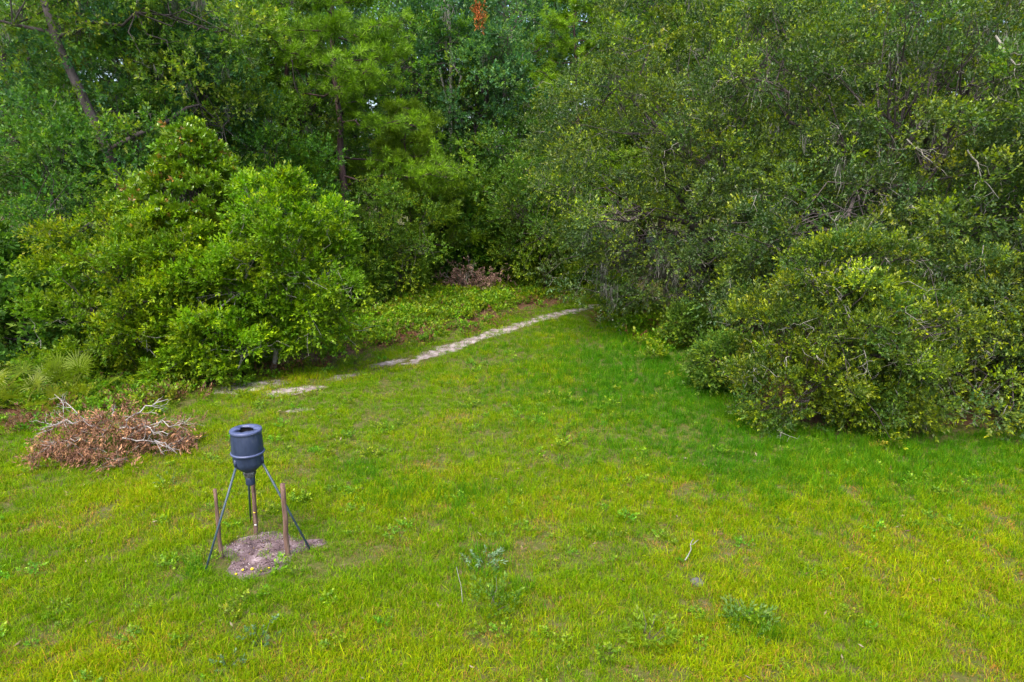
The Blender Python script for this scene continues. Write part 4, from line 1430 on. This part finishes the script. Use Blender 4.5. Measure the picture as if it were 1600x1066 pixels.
# ------------------------------------------------------------------ weeds, stick, stone on the lawn
def weed(x, y, s, seed, old, young, label, kind='weed', n=30, h=0.35):
    t = thing('weed', label, 'weed', (x, y, 0), 0, (s, s, s * 0.7))
    rng = np.random.default_rng(seed)
    a = rng.uniform(0, 2 * math.pi, n)
    r = 0.24 * np.sqrt(rng.random(n))
    pos = np.stack([r * np.cos(a), r * np.sin(a), rng.random(n) * h], -1)
    dirs = np.stack([np.cos(a), np.sin(a), np.ones(n)], -1) + rng.normal(size=(n, 3)) * 0.3
    g = Geo()
    lay_sprigs(g, kind, pos, dirs, rng.uniform(0.4, 0.8, n), np.array(old), np.array(young), rng.random(n), rng)
    link('leaves', g.mesh('leaves', M_LEAF), t, kind='stuff')
    for k in range(5):
        g = Geo()
        g.add(*tube(wander((0, 0, -0.02), pos[k] + np.array([0, 0, 0.08]), 4, 0.05, rng), [0.006, 0.005, 0.004, 0.003], 4, False))
        link('stem', g.mesh('stem', M_BARK), t)


weed(-0.45, 9.95, 1.1, 401, (0.10, 0.20, 0.09), (0.24, 0.34, 0.20), 'pale blue-green feathery weed clump in the lawn right of the feeder', n=26, h=0.22)
weed(-0.25, 8.75, 1.35, 402, (0.07, 0.17, 0.012), (0.18, 0.27, 0.02), 'tall dark green weed clump in the lawn below the pale one', n=40)
weed(1.85, 8.05, 1.3, 403, (0.13, 0.24, 0.008), (0.22, 0.30, 0.01), 'bright green leafy weed clump near the bottom of the lawn', n=40, h=0.25)
weed(3.3, 8.35, 1.3, 404, (0.08, 0.18, 0.03), (0.17, 0.26, 0.04), 'feathery green weed clump at the lower right of the lawn', n=32, h=0.2)
weed(-3.35, 8.0, 0.9, 405, (0.07, 0.15, 0.05), (0.14, 0.22, 0.10), 'upright blue-green seedling low left in the lawn', 'cover', n=14, h=0.45)
weed(-3.6, 7.5, 0.8, 406, (0.07, 0.15, 0.05), (0.14, 0.22, 0.10), 'small blue-green seedling nearest the bottom edge', 'cover', n=12, h=0.3)
weed(4.7, 9.6, 0.8, 407, (0.15, 0.26, 0.008), (0.24, 0.34, 0.01), 'small fresh green sprout by itself in the right lawn', 'cover', n=12, h=0.15)
weed(-7.0, 12.9, 0.8, 408, (0.08, 0.17, 0.05), (0.16, 0.24, 0.10), 'grey-green seedling in front of the dead brush pile', 'weed', n=12, h=0.3)
weed(-5.1, 12.3, 0.9, 409, (0.09, 0.17, 0.01), (0.20, 0.24, 0.015), 'low leafy weed left of the feeder barrel', 'cover', n=18, h=0.12)
weed(4.9, 11.4, 0.8, 410, (0.15, 0.25, 0.008), (0.24, 0.32, 0.01), 'tiny bright weed in the lawn below the front oak', 'cover', n=10, h=0.12)

rng0 = np.random.default_rng(90)
g = Geo()
lp = wander((-0.16, -0.22, 0.06), (0.10, 0.28, 0.16), 6, 0.05, rng0)
g.add(*tube(lp, np.linspace(0.010, 0.006, 6), 6))
g.add(*tube(wander(lp[3], lp[3] + np.array([0.16, 0.10, 0.03]), 4, 0.05, rng0), [0.006, 0.005, 0.004, 0.003], 5, False))
link('fallen_stick', g.mesh('fallen_stick', M_BARK_PALE, True), loc=(2.95, 10.15, 0.02), label='pale crooked stick lying on the right part of the lawn', cat='stick')
blob('field_stone', (2.85, 9.4, -0.01), 0.12, M_STONE, 'flat grey stone half sunk in the lawn below the pale stick', 'stone', None, 0.25, 15)
g = Geo()
g.add(*tube(wander((0, 0, 0), (-0.08, 0.0, 0.62), 6, 0.04, rng0), np.linspace(0.006, 0.003, 6), 5, False))
link('dry_stalk', g.mesh('dry_stalk', M_BRANCH_WHITE, True), loc=(-0.72, 8.85, 0.0), label='thin dry straw-coloured stalk standing beside the dark green weed', cat='stalk')
